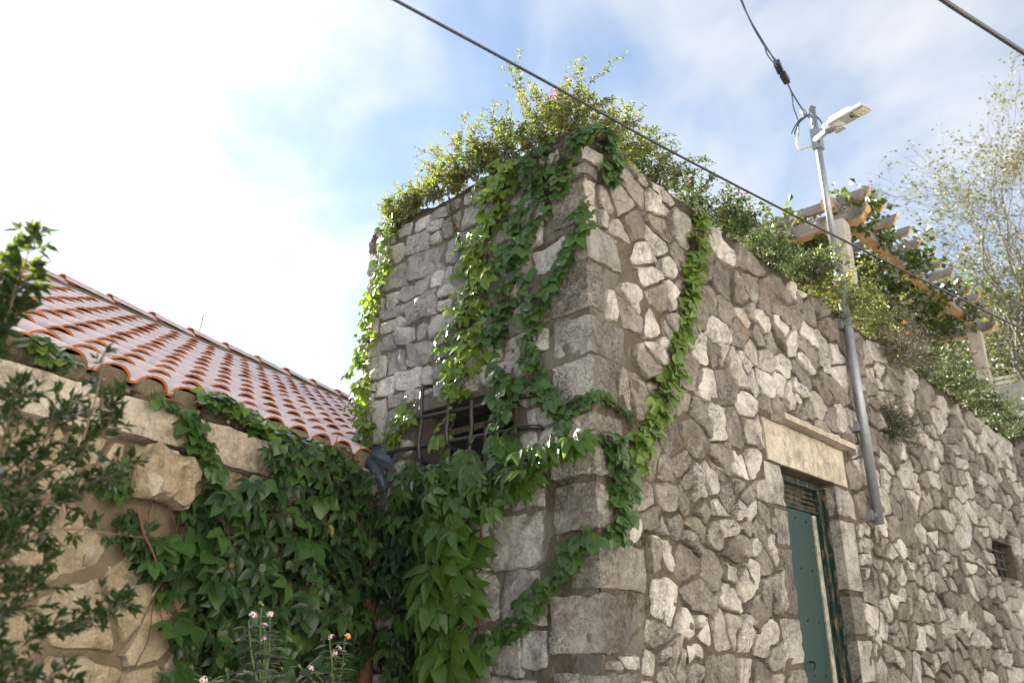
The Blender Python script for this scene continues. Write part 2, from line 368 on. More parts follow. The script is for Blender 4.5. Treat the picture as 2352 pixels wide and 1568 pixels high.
# ---------------------------------------------------------------- masonry
def clip(poly, a, b, c):
    """keep a*x+b*y<=c"""
    o = []; n = len(poly)
    for i in range(n):
        p, q = poly[i], poly[(i + 1) % n]; dp, dq = a * p[0] + b * p[1] - c, a * q[0] + b * q[1] - c
        if dp <= 0: o.append(p)
        if (dp < 0 < dq) or (dq < 0 < dp):
            t = dp / (dp - dq); o.append((p[0] + (q[0] - p[0]) * t, p[1] + (q[1] - p[1]) * t))
    return o
def seeds(u0, u1, v0, v1, hfun, aspect, jit, small, r):
    """stones roughly in courses: rows of varying height, stones of varying width"""
    out = []; v = v0 + r.uniform(-.05, .1)
    while v < v1 + .1:
        h = hfun(v) * r.uniform(.65, 1.45); u = u0 - r.uniform(0, .25)
        while u < u1 + .2:
            w = h * aspect(u) * r.choice((r.uniform(.45, .8), r.uniform(.8, 1.3), r.uniform(1.2, 1.9)))
            out.append((u + w / 2 + r.uniform(-jit, jit) * w, v + h / 2 + r.uniform(-jit, jit) * h))
            if r.random() < small: out.append((u + w + r.uniform(-.1, .1) * w, v + h * r.uniform(.75, 1.1)))
            u += w
        v += h
    return out
def cells(pts, u0, u1, v0, v1, gap, aspect, r, excl=()):
    """Voronoi cells shrunk by the joint, cut back around openings and corner stones"""
    us = np.linspace(u0 - 1, u1 + 1, 400); asp = np.array([aspect(x) for x in us])
    Us = np.concatenate([[0], np.cumsum((us[1:] - us[:-1]) / ((asp[1:] + asp[:-1]) / 2))])
    A = np.array([(np.interp(p[0], us, Us), p[1]) for p in pts]); out = []
    for i, p in enumerate(pts):
        if not (u0 <= p[0] <= u1 and v0 <= p[1] <= v1): continue
        if any(e[0] + .02 <= p[0] <= e[1] - .02 and e[2] + .02 <= p[1] <= e[3] - .02 for e in excl): continue
        d = np.hypot(*(A - A[i]).T); nb = np.argsort(d)[1:22]
        c = [(A[i][0] - 2, A[i][1] - 2), (A[i][0] + 2, A[i][1] - 2), (A[i][0] + 2, A[i][1] + 2), (A[i][0] - 2, A[i][1] + 2)]
        g = gap * r.uniform(.5, 1.8)
        for j in nb:
            dx, dy = A[j] - A[i]; L = math.hypot(dx, dy)
            if L < 1e-4: continue
            dx /= L; dy /= L; m = (A[i] + A[j]) / 2
            c = clip(c, dx, dy, m[0] * dx + m[1] * dy - g)
            if len(c) < 3: break
        if len(c) < 3: continue
        c = [(float(np.interp(x, Us, us)), y) for x, y in c]
        for a, b, k in ((1, 0, u1), (-1, 0, -u0), (0, 1, v1), (0, -1, -v0)):
            c = clip(c, a, b, k)
            if len(c) < 3: break
        if len(c) < 3: continue
        for e in excl:
            xs = [q[0] for q in c]; ys = [q[1] for q in c]
            if max(xs) < e[0] or min(xs) > e[1] or max(ys) < e[2] or min(ys) > e[3]: continue
            cuts = [(e[0] - p[0], (1, 0, e[0] - .016)), (p[0] - e[1], (-1, 0, -e[1] - .016)), (e[2] - p[1], (0, 1, e[2] - .016)), (p[1] - e[3], (0, -1, -e[3] - .016))]
            k = max(cuts, key=lambda t: t[0])[1]; c = clip(c, *k)
            if len(c) < 3: break
        if len(c) < 3: continue
        ar = .5 * abs(sum(c[k][0] * c[(k + 1) % len(c)][1] - c[(k + 1) % len(c)][0] * c[k][1] for k in range(len(c))))
        if ar > .0035: out.append(c)
    return out
def coursed(u0, u1, v0, v1, hfun, aspect, gap, r, excl=()):
    """roughly squared stones in courses; joints shared, corners off square, now and then two thin stones instead of one"""
    out = []; v = v0
    while v < v1 - .05:
        h = min(hfun(v) * r.uniform(.75, 1.3), v1 - v); u = u0 - r.uniform(0, .12); s0 = r.uniform(-.03, .03)
        while u < u1:
            w_ = h * aspect * r.choice((r.uniform(.6, .9), r.uniform(.9, 1.4), r.uniform(1.3, 1.9))); j = lambda a=.02: r.uniform(-a, a)
            parts = [(v, v + h)] if r.random() > .2 or h < .15 else [(v, v + h * .52), (v + h * .52, v + h)]
            for a, b in parts:
                g = gap * r.uniform(.5, 1.6); k = s0 * (u - u0)
                c = [(u + g + j(), a + g + j()), (u + w_ * .5 + j(), a + g + j(.012)), (u + w_ - g + j(), a + g + j()), (u + w_ - g + j(.012), (a + b) / 2), (u + w_ - g + j(), b - g + j()), (u + w_ * .45 + j(), b - g + j(.012)), (u + g + j(), b - g + j()), (u + g + j(.012), (a + b) / 2)]
                p = (u + w_ / 2, (a + b) / 2)
                if any(e[0] - .02 <= p[0] <= e[1] + .02 and e[2] - .02 <= p[1] <= e[3] + .02 for e in excl): continue
                for e in excl:
                    xs = [q[0] for q in c]; ys = [q[1] for q in c]
                    if not c or max(xs) < e[0] or min(xs) > e[1] or max(ys) < e[2] or min(ys) > e[3]: continue
                    cuts = [(e[0] - p[0], (1, 0, e[0] - .016)), (p[0] - e[1], (-1, 0, -e[1] - .016)), (e[2] - p[1], (0, 1, e[2] - .016)), (p[1] - e[3], (0, -1, -e[3] - .016))]
                    c = clip(c, *max(cuts, key=lambda t: t[0])[1])
                    if len(c) < 3: break
                for a_, b_, k_ in ((1, 0, u1), (-1, 0, -u0), (0, 1, v1)): c = clip(c, a_, b_, k_) if len(c) > 2 else c
                if len(c) > 2 and .5 * abs(signed(c)) > .003: out.append(c)
            u += w_
        v += h
    return out
def stone_shape(poly, r, prot, rough=1.0, seg=.045):
    """irregular broken stone standing proud of the joint: local x right, y up-face, z out"""
    cx = sum(p[0] for p in poly) / len(poly); cy = sum(p[1] for p in poly) / len(poly)
    ring = []
    for i in range(len(poly)):
        p, q = poly[i], poly[(i + 1) % len(poly)]; L = math.hypot(q[0] - p[0], q[1] - p[1]); k = max(1, int(L / seg))
        for t in range(k): ring.append([p[0] + (q[0] - p[0]) * t / k - cx, p[1] + (q[1] - p[1]) * t / k - cy])
    n = len(ring)
    if n > 26: ring = [ring[int(i * n / 26)] for i in range(26)]; n = 26
    for _ in range(1):
        ring = [[.14 * ring[i - 1][k] + .72 * ring[i][k] + .14 * ring[(i + 1) % n][k] for k in (0, 1)] for i in range(n)]
    sz = math.sqrt(max(p[0] ** 2 + p[1] ** 2 for p in ring)); so = Vector((r.uniform(-50, 50), r.uniform(-50, 50), r.uniform(-50, 50)))
    for p in ring:
        k = 1.01 + .11 * noise.noise(Vector((p[0], p[1], 0)) * 14 + so) + .05 * noise.noise(Vector((p[0], p[1], 0)) * 40 + so) + r.uniform(-.045, .045)
        p[0] *= k; p[1] *= k
    ta, tb = r.uniform(-.14, .14), r.uniform(-.14, .14)
    V = []; rings = ((1.0, None), (1.0, .45), (.965, .85), (.82, 1.0), (.56, 1.03), (.28, 1.03))
    for sc, h in rings:
        for p in ring:
            x, y = p[0] * sc, p[1] * sc
            if h is None: V.append((x * 1.02, y * 1.02, -.035)); continue
            q = Vector((x, y, 0))
            nz = noise.noise(q * 9 + so) * .5 + noise.noise(q * 22 + so) * .35
            rid = abs(noise.noise(q * 7 + so * 1.7)) - .25
            z = prot * h + (x * ta + y * tb) * min(1, h) + prot * rough * (nz * .75 - rid * .8) * min(1, .35 + h * .7)
            V.append((x + r.uniform(-.004, .004), y + r.uniform(-.004, .004), z))
    b = len(V); V.append((0, 0, prot * (1.0 + .5 * noise.noise(so)))); F_ = []
    for k in range(len(rings) - 1):
        for i in range(n):
            a, c = k * n + i, k * n + (i + 1) % n; F_.append((a, c, c + n, a + n))
    k = (len(rings) - 1) * n
    for i in range(n): F_.append((k + i, k + (i + 1) % n, b))
    return (cx, cy), V, F_
def signed(poly): return sum(poly[k][0] * poly[(k + 1) % len(poly)][1] - poly[(k + 1) % len(poly)][0] * poly[k][1] for k in range(len(poly)))
def lay_stones(w, polys, mat, parent, r, prot=(.012, .032), rough=1.0, limit=300, seg=.035, off0=0.0):
    """each stone its own object; local x = along wall, y = out of wall (negative), z = up"""
    items = []
    for c in polys:
        if signed(c) < 0: c = c[::-1]
        cen, V, F_ = stone_shape(c, r, r.uniform(*prot), rough, seg)
        W = w.p(cen[0], cen[1], off0); items.append((W.length, W, [(x, -z, y) for x, y, z in V], F_))
    items.sort(key=lambda t: t[0]); rest = MB()
    for k, (_, W, V, F_) in enumerate(items):
        if k < limit:
            o = link('stone', mesh('stone', V, F_, mat, None, True, .75), parent, W - parent.location, (0, 0, w.ang))
        else:
            rest.add([w.rot @ Vector(v) + W for v in V], F_)
    if rest.v:
        o = rest.build('stonework', mat, parent, True); o['kind'] = 'stuff'
def block_mesh(sx, sy, sz, mat, r, amp=.012, seg=.06, rnd_=.10, name='stone'):
    """hewn block, corner at centre: rounded arrises and a worked surface"""
    n = [max(2, min(13, int(s / seg))) for s in (sx, sy, sz)]; half = (sx / 2, sy / 2, sz / 2); V = []; F_ = []; idx = {}
    so = Vector((r.uniform(-50, 50), r.uniform(-50, 50), r.uniform(-50, 50)))
    def vert(i, j, k):
        key = (i, j, k)
        if key not in idx:
            q = [(-1 + 2 * a / m) for a, m in zip(key, n)]
            p = [q[a] * half[a] for a in range(3)]; rr = rnd_ * min(half)
            e = [max(0, abs(p[a]) - (half[a] - rr)) for a in range(3)]; L = math.sqrt(sum(x * x for x in e))
            if L > rr:
                for a in range(3):
                    if e[a] > 0: p[a] = math.copysign(half[a] - rr + e[a] * rr / L, p[a])
            P = Vector(p); d = P.normalized()
            nz = noise.noise(P * 7 + so) * .9 + noise.noise(P * 18 + so) * .55 + noise.noise(P * 38 + so) * .25
            edge = sum(1 for x in q if abs(x) > .99)
            w3 = Vector((noise.noise(P * 11 + so), noise.noise(P * 11 - so), noise.noise(P * 11 + so * .5))) * .55 + Vector((noise.noise(P * 27 + so), noise.noise(P * 27 - so), noise.noise(P * 27 + so * .5))) * .45
            P += w3 * amp + d * amp * .35 * nz
            if edge > 1: P *= 1 - .09 * max(0, noise.noise(P * 9 - so)) - .05 * max(0, noise.noise(P * 24 + so))
            idx[key] = len(V); V.append(tuple(P))
        return idx[key]
    for ax in range(3):
        b, c = (ax + 1) % 3, (ax + 2) % 3
        for side in (0, n[ax]):
            for i in range(n[b]):
                for j in range(n[c]):
                    q = []
                    for di, dj in ((0, 0), (1, 0), (1, 1), (0, 1)):
                        k = [0, 0, 0]; k[ax] = side; k[b] = i + di; k[c] = j + dj; q.append(vert(*k))
                    F_.append(tuple(q) if side else tuple(q[::-1]))
    return mesh(name, V, F_, mat, None, True, .6)
def sheet(w, u0, u1, v0, v1, holes, mat, name, parent, step=.04, amp=.014, depth=.5, top=True, seed=0.0, back_off=0.0):
    """rendered joint surface between the stones: uneven face with real openings and reveals, uneven top"""
    def cuts(a, b, extra):
        xs = sorted(set([a, b] + [x for x in extra if a < x < b])); out = []
        for p, q in zip(xs[:-1], xs[1:]):
            k = max(1, int(round((q - p) / step))); out += [p + (q - p) * i / k for i in range(k)]
        return out + [xs[-1]]
    US = cuts(u0, u1, [x for h in holes for x in h[:2]]); VS = cuts(v0, v1, [x for h in holes for x in h[2:4]])
    mb = MB(); g = {}
    def P(i, j, extra=0.0):
        u, v = US[i], VS[j]; q = w.p(u, v)
        o = amp * (noise.noise(q * 4 + Vector((seed, 0, 0))) * 1.1 + noise.noise(q * 9) * .8 + noise.noise(q * 21) * .6)
        if top and j == len(VS) - 1: v += .05 * noise.noise(q * 6) + .02 * noise.noise(q * 20); o -= .035
        return w.p(u, v, o + back_off)
    for i in range(len(US)):
        for j in range(len(VS)): g[i, j] = len(mb.v); mb.v.append(P(i, j))
    def inhole(i, j):
        u, v = (US[i] + US[i + 1]) / 2, (VS[j] + VS[j + 1]) / 2
        return any(h[0] < u < h[1] and h[2] < v < h[3] for h in holes)
    for i in range(len(US) - 1):
        for j in range(len(VS) - 1):
            if not inhole(i, j): mb.f.append((g[i, j], g[i + 1, j], g[i + 1, j + 1], g[i, j + 1])); mb.m.append(0)
    for h in holes:
        dpt = h[4]; q = [(h[0], h[2]), (h[1], h[2]), (h[1], h[3]), (h[0], h[3])]
        for k in range(4):
            a, b = q[k], q[(k + 1) % 4]
            mb.add([w.p(*a, .004), w.p(*b, .004), w.p(*b, -dpt), w.p(*a, -dpt)], [(0, 1, 2, 3)])
    if top:
        j = len(VS) - 1; prev = None
        for i in range(len(US)):
            a = g[i, j]; mb.v.append(P(i, j) - w.n * depth); b = len(mb.v) - 1
            if prev: mb.f.append((prev[0], a, b, prev[1])); mb.m.append(0)
            prev = (a, b)
    for (u, i) in ((u0, 0), (u1, len(US) - 1)):
        mb.add([w.p(u, v0, back_off), w.p(u, v1, back_off - .03), w.p(u, v1, -depth), w.p(u, v0, -depth)], [(0, 1, 2, 3)])
    return mb.build(name, mat, parent, True)

# ---------------------------------------------------------------- ground and terrace (not in view, they carry the place)
def flat(name, pts, z, mat):
    o = link(name, mesh(name, [(x, y, z) for x, y in pts], [tuple(range(len(pts)))], mat, None, False)); o['kind'] = 'structure'; return o
flat('ground', [(-900, -900), (900, -900), (900, 900), (-900, 900)], GROUND, M_GROUND)
_q = [RW.p(-.05 + SPLIT, 0, -.5), RW.p(60, 0, -.5), RW.p(60, 0, -40), RW.p(36, 0, -40), RW.p(SPLIT, 0, -1.8)]
flat('terrace_ground', [(p.x, p.y) for p in _q], TOP - .12, M_GROUND2)

# added plastered house, never in view, to bounce warm light onto the walls
def added_bounce_house():
    t = thing('added_bounce_house', 'added pale plastered house, unseen behind the viewer, bouncing light onto the walls', 'house', RW.p(0, GROUND, 7.8))
    m = MB(); m.box(RW.p(4, GROUND + 3.3, 10.8), RW.d * 13, RW.n * 3, UPZ * 3.3); m.build('wall', M_PLASTER, t)
    m = MB(); m.box(RW.p(4, GROUND + 6.75, 10.6), RW.d * 13.3, RW.n * 3.5, UPZ * .12); m.build('eave_slab', M_TILE_EDGE, t)
    m = MB(); a = [RW.p(-9.4, GROUND + 6.9, 7.0), RW.p(17.4, GROUND + 6.9, 7.0), RW.p(17.4, GROUND + 8.7, 10.8), RW.p(-9.4, GROUND + 8.7, 10.8), RW.p(17.4, GROUND + 6.9, 14.6), RW.p(-9.4, GROUND + 6.9, 14.6)]
    m.add(a, [(0, 1, 2, 3), (3, 2, 4, 5)]); m.build('roof', M_TILE, t)
    for u in (-6, -2.5, 1, 4.5, 8, 11.5):
        for z in (1.3, 4.3):
            w_ = link('window', None, t)
            m = MB(); m.box(RW.p(u, GROUND + z + .6, 7.80), RW.d * .45, RW.n * .03, UPZ * .65); o = m.build('frame', M_WOODFRAME, None, origin=t.location); o.parent = w_
            for sg in (-1, 1):
                m = MB(); m.box(RW.p(u + sg * .24, GROUND + z + .6, 7.75), RW.d * .2, RW.n * .02, UPZ * .6); o = m.build('shutter', M_DOOR, None, origin=t.location); o.parent = w_
UPZ = Vector((0, 0, 1))
added_bounce_house()
# ---------------------------------------------------------------- tower
tower = thing('stone_tower', 'square rubble stone tower corner block hung with creeper, its barred window facing left', 'tower', (RW.O.x, RW.O.y, GROUND))
_wc = (-1.46, -.585, .985, 1.455, .30)
sheet(LW, TW, 0, GROUND, TOP, [_wc], M_MORT_L, 'mortar_face', tower, seed=3.0, depth=.4)
sheet(RW, 0, SPLIT, GROUND, TOP, [], M_MORT_R, 'mortar_face', tower, seed=9.0, depth=.4)
# return side of the tower (towards the roof) and its earth-filled head
_SB = Wall(LW.p(TW, 0).x, LW.p(TW, 0).y, -_sx, -_cx)
sheet(_SB, -4.0, 0, GROUND, TOP, [], M_MORT_L, 'mortar_face', tower, step=.1, seed=5.0, depth=.3)
_hd = MB(); _hd.add([LW.p(TW + .05, TOP - .05, -.05), LW.p(-.05, TOP - .05, -.05), LW.p(-.05, TOP - .05, -2.6), LW.p(TW + .05, TOP - .05, -2.6)], [(0, 1, 2, 3)])
_hd.build('earth_head', M_SOIL, tower)
# corner stones: (top, bottom in image rows on the corner line, reach on left face, reach on long face)
r1 = random.Random(21)
QY = [(1700, 1545, .30, .30), (1540, 1528, 0, 0), (1503, 1362, .32, .27), (1353, 1240, .19, .42), (1220, 1106, .32, .16), (1092, 1020, .30, .30), (1010, 946, .18, .33), (916, 820, .31, .22), (814, 722, .27, .34), (712, 604, .40, .13), (596, 512, .10, .44), (510, 412, .30, .10), (404, 378, .18, .12), (372, 332, .16, .22)]
QUO = []
for yb, yt, a, b in QY:
    if a == 0: continue
    z0, z1 = LW.un(1378 - (1543 - yb) * .037, yb)[1], LW.un(1378 - (1543 - yt) * .037, yt)[1]
    z0, z1 = max(GROUND, z0), z1
    QUO.append((z0 + .008, z1 - .004, a, b))
zz = QUO[0][0]
while zz > GROUND + .1:
    h = r1.uniform(.24, .36); QUO.append((max(GROUND, zz - .025 - h), zz - .025, r1.choice((.2, .42)), r1.choice((.22, .40)))); zz -= h + .025
for z0, z1, a, b in QUO:
    a *= r1.uniform(.8, 1.05); b *= r1.uniform(.7, 1.05)
    me = block_mesh(a + .02, b + .02, z1 - z0, M_CORNER, r1, .024, .026, .02)
    c = LW.p(-a / 2 + .012, (z0 + z1) / 2, .0) + RW.d * (b / 2 - .012) + LW.n * .0
    # block axes: x along left face, y along the long wall (into the picture)
    link('quoin', me, tower, c - tower.location - LW.n * .004 - RW.n * .004, (r1.uniform(-.03, .03), r1.uniform(-.03, .03), LW.ang + r1.uniform(-.05, .05)))
exL = [(-a - .01, .5, z0, z1) for z0, z1, a, b in QUO] + [(_wc[0] - .02, _wc[1] + .02, _wc[2] - .02, _wc[3] + .03)]
exR = [(-.5, b + .01, z0, z1) for z0, z1, a, b in QUO]
hL = lambda v: .26 if v < .9 else (.17 if v < 2.4 else .2)
cL = coursed(TW + .005, -.02, GROUND, TOP - .08, hL, 1.12, .008, r1, exL)
lay_stones(LW, cL, M_TOWL, tower, r1, (.012, .032), 1.6)
aspR = lambda u: 1.15 if u < 3 else min(2.1, 1.15 + (u - 3) * .22)
r2 = random.Random(5)
ptR = seeds(0, FAR, GROUND, TOP - .05, lambda v: .205, aspR, .34, .34, r2)
# openings of the long wall: door, lintel, ledge, jambs, little window
D0, D1, DT = 2.315, 3.33, 1.255
exT = [(D0 - .02, D1 + .02, GROUND, DT), (2.06, 3.64, DT, 1.63), (8.20, 9.42, .80, 1.27)]
JAMB_L = [(1.255, .94, .28), (.925, .66, .20), (.645, .19, .20), (.175, -.13, .30), (-.15, -.52, .22), (-.54, -.95, .32), (-.97, GROUND, .25)]
JAMB_R = [(1.24, .99, .38), (.97, .40, .30), (.37, .07, .24), (.04, -.28, .30), (-.31, -.62, .26), (-.65, -1.0, .34), (-1.03, GROUND, .3)]
for a, b, wd in JAMB_L: exT.append((D0 - wd, D0, b, a))
for a, b, wd in JAMB_R: exT.append((D1, D1 + wd, b, a))
cR = cells(ptR, .02, FAR, GROUND, TOP - .07, .0105, aspR, r2, exR + exT)
cen = lambda c: sum(p[0] for p in c) / len(c)
lay_stones(RW, [c for c in cR if cen(c) <= SPLIT], M_WALL, tower, r2, (.016, .040), 1.6)

# tower window: frame deep in the opening and the iron grille standing off the face
g_ = MB()
zb, zt, ua, ub = _wc[2], _wc[3], _wc[0], _wc[1]
g_.add([LW.p(ua, zb, -.295), LW.p(ub, zb, -.295), LW.p(ub, zt, -.295), LW.p(ua, zt, -.295)], [(0, 1, 2, 3)])
g_.build('dark_opening', M_DARK, tower)
fr = MB()
for (a, b, c, d) in ((ua, ub, zt - .13, zt - .09), (ua, ub, zb, zb + .05), (ua, ua + .05, zb, zt - .1), (ub - .05, ub, zb, zt - .1), (-1.04, -1.0, zb, zt - .1)):
    fr.box(LW.p((a + b) / 2, (c + d) / 2, -.24), LW.d * (b - a) / 2, LW.n * .03, Vector((0, 0, (d - c) / 2)))
fr.build('window_frame', M_WOODFRAME, tower)
grille = link('window_grille', None, tower)
def Lo(px, py, off): u, v, _ = LW.un(px, py, off); return LW.p(u, v, off)
def bar(pts, rad, nm='bar'):
    m = MB(); m.tube(bez(pts, 5), rad, 8); o = m.build(nm, M_IRON, None, True, origin=tower.location); o.parent = grille; return o
for (x0, y0, x1, y1) in ((925, 968, 1218, 907), (893, 1038, 1224, 979), (930, 1098, 1200, 1050)):
    a, b = Lo(x0, y0, .075), Lo(x1, y1, .075); e = (b - a).normalized()
    bar([a - e * .05 - LW.n * .1, a - e * .02 - LW.n * .012, a + e * .05, a.lerp(b, .35), a.lerp(b, .7), b - e * .06, b - e * .005 - LW.n * .012, b + e * .03 - LW.n * .1], .0155)
for (x0, y0, x1, y1, hook) in ((970, 890, 962, 1055, 1), (1034, 868, 1026, 1022, 1), (1085, 900, 1080, 1065, 0), (1141, 858, 1144, 1092, 1)):
    a, b = Lo(x0, y0, .082), Lo(x1, y1, .082); e = (b - a).normalized()
    mid = [a.lerp(b, t) + LW.n * (.018 * math.sin(t * 12) if 0 < t < 1 else 0) for t in (.25, .5, .75)]
    top_ = [a - e * .03 - LW.n * .1, a - e * .005 - LW.n * .015] if hook else []
    bar(top_ + [a + e * .05] + mid + [b - e * .04, b + e * .0 - LW.n * .015, b + e * .03 - LW.n * .1], .0145)

# ---------------------------------------------------------------- long terrace wall with door
twall = thing('terrace_wall', 'long rubble stone wall running right from the tower, with green door and small window', 'wall', RW.p(SPLIT, GROUND))
_wn = (8.22, 9.40, .815, 1.258, .28)
sheet(RW, SPLIT, FAR, GROUND, TOP, [(D0, D1, GROUND - .0, DT, .3), _wn], M_MORT_R, 'mortar_face', twall, step=.05, seed=9.0, depth=.5)
lay_stones(RW, [c for c in cR if cen(c) > SPLIT], M_WALL, twall, r2, (.016, .042), 1.6)
def block(u0, u1, z0, z1, dep, mat, name, parent, r, front=.012, amp=.009, tilt=.01, seg=.055):
    me = block_mesh(u1 - u0, dep, z1 - z0, mat, r, amp, seg, .06, name)
    c = RW.p((u0 + u1) / 2, (z0 + z1) / 2, front - dep / 2)
    return link(name, me, parent, c - parent.location, (r.uniform(-tilt, tilt), r.uniform(-tilt, tilt), RW.ang + r.uniform(-tilt, tilt)))
for a, b, wd in JAMB_L: block(D0 - wd, D0 + r1.uniform(.004, .014), b + .006, a - .006, .30, M_CORNER, 'jamb_stone', twall, r1, .014)
for a, b, wd in JAMB_R: block(D1 - r1.uniform(.006, .016), D1 + wd, b + .006, a - .006, .30, M_CORNER, 'jamb_stone', twall, r1, .016)
block(2.07, 3.62, DT + .002, 1.585, .32, M_DRESS, 'lintel', twall, r1, .022, .006, .003, .12)
block(2.26, 3.66, 1.588, 1.635, .26, M_DRESS, 'door_ledge', twall, r1, .115, .002, .002, .2)
door = link('door', None, twall)
def dbox(name, u0, u1, z0, z1, o0, o1, mat, tilt=0.0, par=None):
    m = MB(); az = Vector((0, 0, (z1 - z0) / 2))
    ay = RW.n * (o1 - o0) / 2
    if tilt:
        R_ = Matrix.Rotation(tilt, 3, RW.d); az = R_ @ az; ay = R_ @ ay
    m.box(RW.p((u0 + u1) / 2, (z0 + z1) / 2, (o0 + o1) / 2), RW.d * (u1 - u0) / 2, ay, az)
    o = m.build(name, mat, None, False, origin=twall.location); o.parent = par or door
    bv = o.modifiers.new('bevel', 'BEVEL'); bv.width = .004; bv.segments = 2; return o
FB = -.13                                                    # door plane, set back in the opening
dbox('door_leaf', 2.36, 3.095, GROUND + .05, 1.0, FB - .05, FB, M_DOOR)
dbox('bare_edge', 3.098, 3.165, GROUND + .05, .985, FB - .045, FB + .012, M_EDGE)
dbox('door_stile', 3.168, 3.235, GROUND + .05, 1.0, FB - .05, FB - .004, M_DOOR)
dbox('door_frame', 3.238, 3.30, GROUND, 1.20, FB - .06, FB + .025, M_PEEL)
dbox('door_frame', 3.303, 3.335, GROUND, 1.22, FB - .06, FB + .06, M_PEEL)
dbox('door_frame', D0 - .01, 2.355, GROUND, 1.20, FB - .06, FB + .025, M_PEEL)
dbox('transom', D0, 3.237, 1.196, 1.25, FB - .06, FB + .03, M_PEEL)
dbox('transom', 2.357, 3.236, 1.002, 1.03, FB - .05, FB + .01, M_PEEL)
for k in range(4): dbox('louver_slat', 2.357, 3.236, 1.038 + k * .04, 1.064 + k * .04, FB - .035, FB - .015, M_SLAT, -.6)
for z in (.93, .55, .17, -.21, -.59):
    for u in (2.78, 2.98):
        m = MB(); c = RW.p(u, z - .04 * (u - 2.78), FB)
        m.tube([c - RW.n * .005, c + RW.n * .004, c + RW.n * .009], [.010, .009, .004], 8)
        o = m.build('bolt', M_DOOR, None, True, origin=twall.location); o.parent = door
m = MB(); m.tube(bez([RW.p(2.73, -.12, FB), RW.p(2.73, -.12, FB + .03), RW.p(2.71, -.15, FB + .045), RW.p(2.69, -.165, FB + .04)], 4), .007, 8)
o = m.build('door_handle', M_IRON, None, True, origin=twall.location); o.parent = door
# little barred window
lw_ = MB(); lw_.add([RW.p(_wn[0], _wn[2], -.275), RW.p(_wn[1], _wn[2], -.275), RW.p(_wn[1], _wn[3], -.275), RW.p(_wn[0], _wn[3], -.275)], [(0, 1, 2, 3)])
lw_.build('dark_opening', M_DARK, twall)
for z in (.93, 1.04, 1.15):
    m = MB(); m.tube([RW.p(_wn[0], z, -.06), RW.p(8.8, z - .004, -.055), RW.p(_wn[1], z, -.06)], .010, 6); m.build('window_bar', M_IRON, twall, True)
for u in (8.5, 8.8, 9.1):
    m = MB(); m.tube([RW.p(u, _wn[2], -.07), RW.p(u + .01, 1.0, -.07), RW.p(u, _wn[3], -.07)], .011, 6); m.build('window_bar', M_IRON, twall, True)

# ---------------------------------------------------------------- house on the left with tiled roof
house = thing('stone_house', 'low cream stone house with a red clay tile roof, left of the tower', 'house', HW.p(0, GROUND))
r3 = random.Random(33)
CT, CB = 1.071, .90                                           # coping top and underside
sheet(HW, -5.2, .02, GROUND, CB + .05, [], M_MORT_H, 'mortar_face', house, step=.045, amp=.024, seed=14.0, depth=.4, top=False, back_off=-.10)
ptH = seeds(-5.2, 0, GROUND, CB, lambda v: .31, lambda u: 1.2, .24, .25, r3)
cH = cells(ptH, -5.2, -.02, GROUND, CB - .01, .014, lambda u: 1.2, r3, [(-1.94, -1.60, .62, .91)])
lay_stones(HW, cH, M_HOUSE, house, r3, (.016, .034), 1.0, seg=.05, off0=-.10)
me = block_mesh(.33, .30, .24, M_HOUSE, r3, .05, .03, .40, 'stone')
link('corbel_stone', me, house, HW.p(-1.77, .765, -.08) - house.location, (.05, .1, HW.ang))
ucs = [-5.2, -4.1, -3.1, -2.17, -1.55, -1.02, -.50, .0]
for a, b in zip(ucs[:-1], ucs[1:]):
    hgt = CT - CB + r3.uniform(.0, .05); me = block_mesh(b - a - .008, .40, hgt, M_COPING, r3, .014, .06, .06, 'coping_stone')
    link('coping_stone', me, house, HW.p((a + b) / 2, CT + .018 - hgt / 2 + r3.uniform(-.004, .004), -.2 + r3.uniform(-.01, .01)) - house.location, (r3.uniform(-.012, .012), r3.uniform(-.01, .01), HW.ang + r3.uniform(-.008, .008)))
DR, ZR, Z0 = 3.15, 2.885, 1.115
SLOPE = math.atan2(ZR - Z0, DR); EX, PW, TL = .275, .22, .345
_up = (-HW.n * math.cos(SLOPE) + Vector((0, 0, math.sin(SLOPE))))
_nrm = HW.d.cross(_up).normalized(); _nrm = _nrm if _nrm.z > 0 else -_nrm
def roof_p(a, b, h=0.0): return HW.p(a, Z0, 0) + _up * b + _nrm * h
roof = link('roof', None, house)
rb = MB(); rb.box(HW.p(-.0, CT + .045, -.20), HW.d * 5.2, HW.n * .035, Vector((0, 0, .045))); rb.add([roof_p(-5.4, .1, -.012), roof_p(6.5, .1, -.012), roof_p(6.5, DR / math.cos(SLOPE), -.012), roof_p(-5.4, DR / math.cos(SLOPE), -.012)], [(0, 1, 2, 3)])
_bk = HW.p(0, ZR, -DR) + (-HW.n) * 3 - Vector((0, 0, 1.7))
rb.add([roof_p(-5.4, DR / math.cos(SLOPE), -.012), roof_p(6.5, DR / math.cos(SLOPE), -.012), _bk + HW.d * 6.5, _bk - HW.d * 5.4], [(0, 1, 2, 3)])
o = rb.build('roof_bed', M_MORT_ROOF, None, False, origin=house.location); o.parent = roof
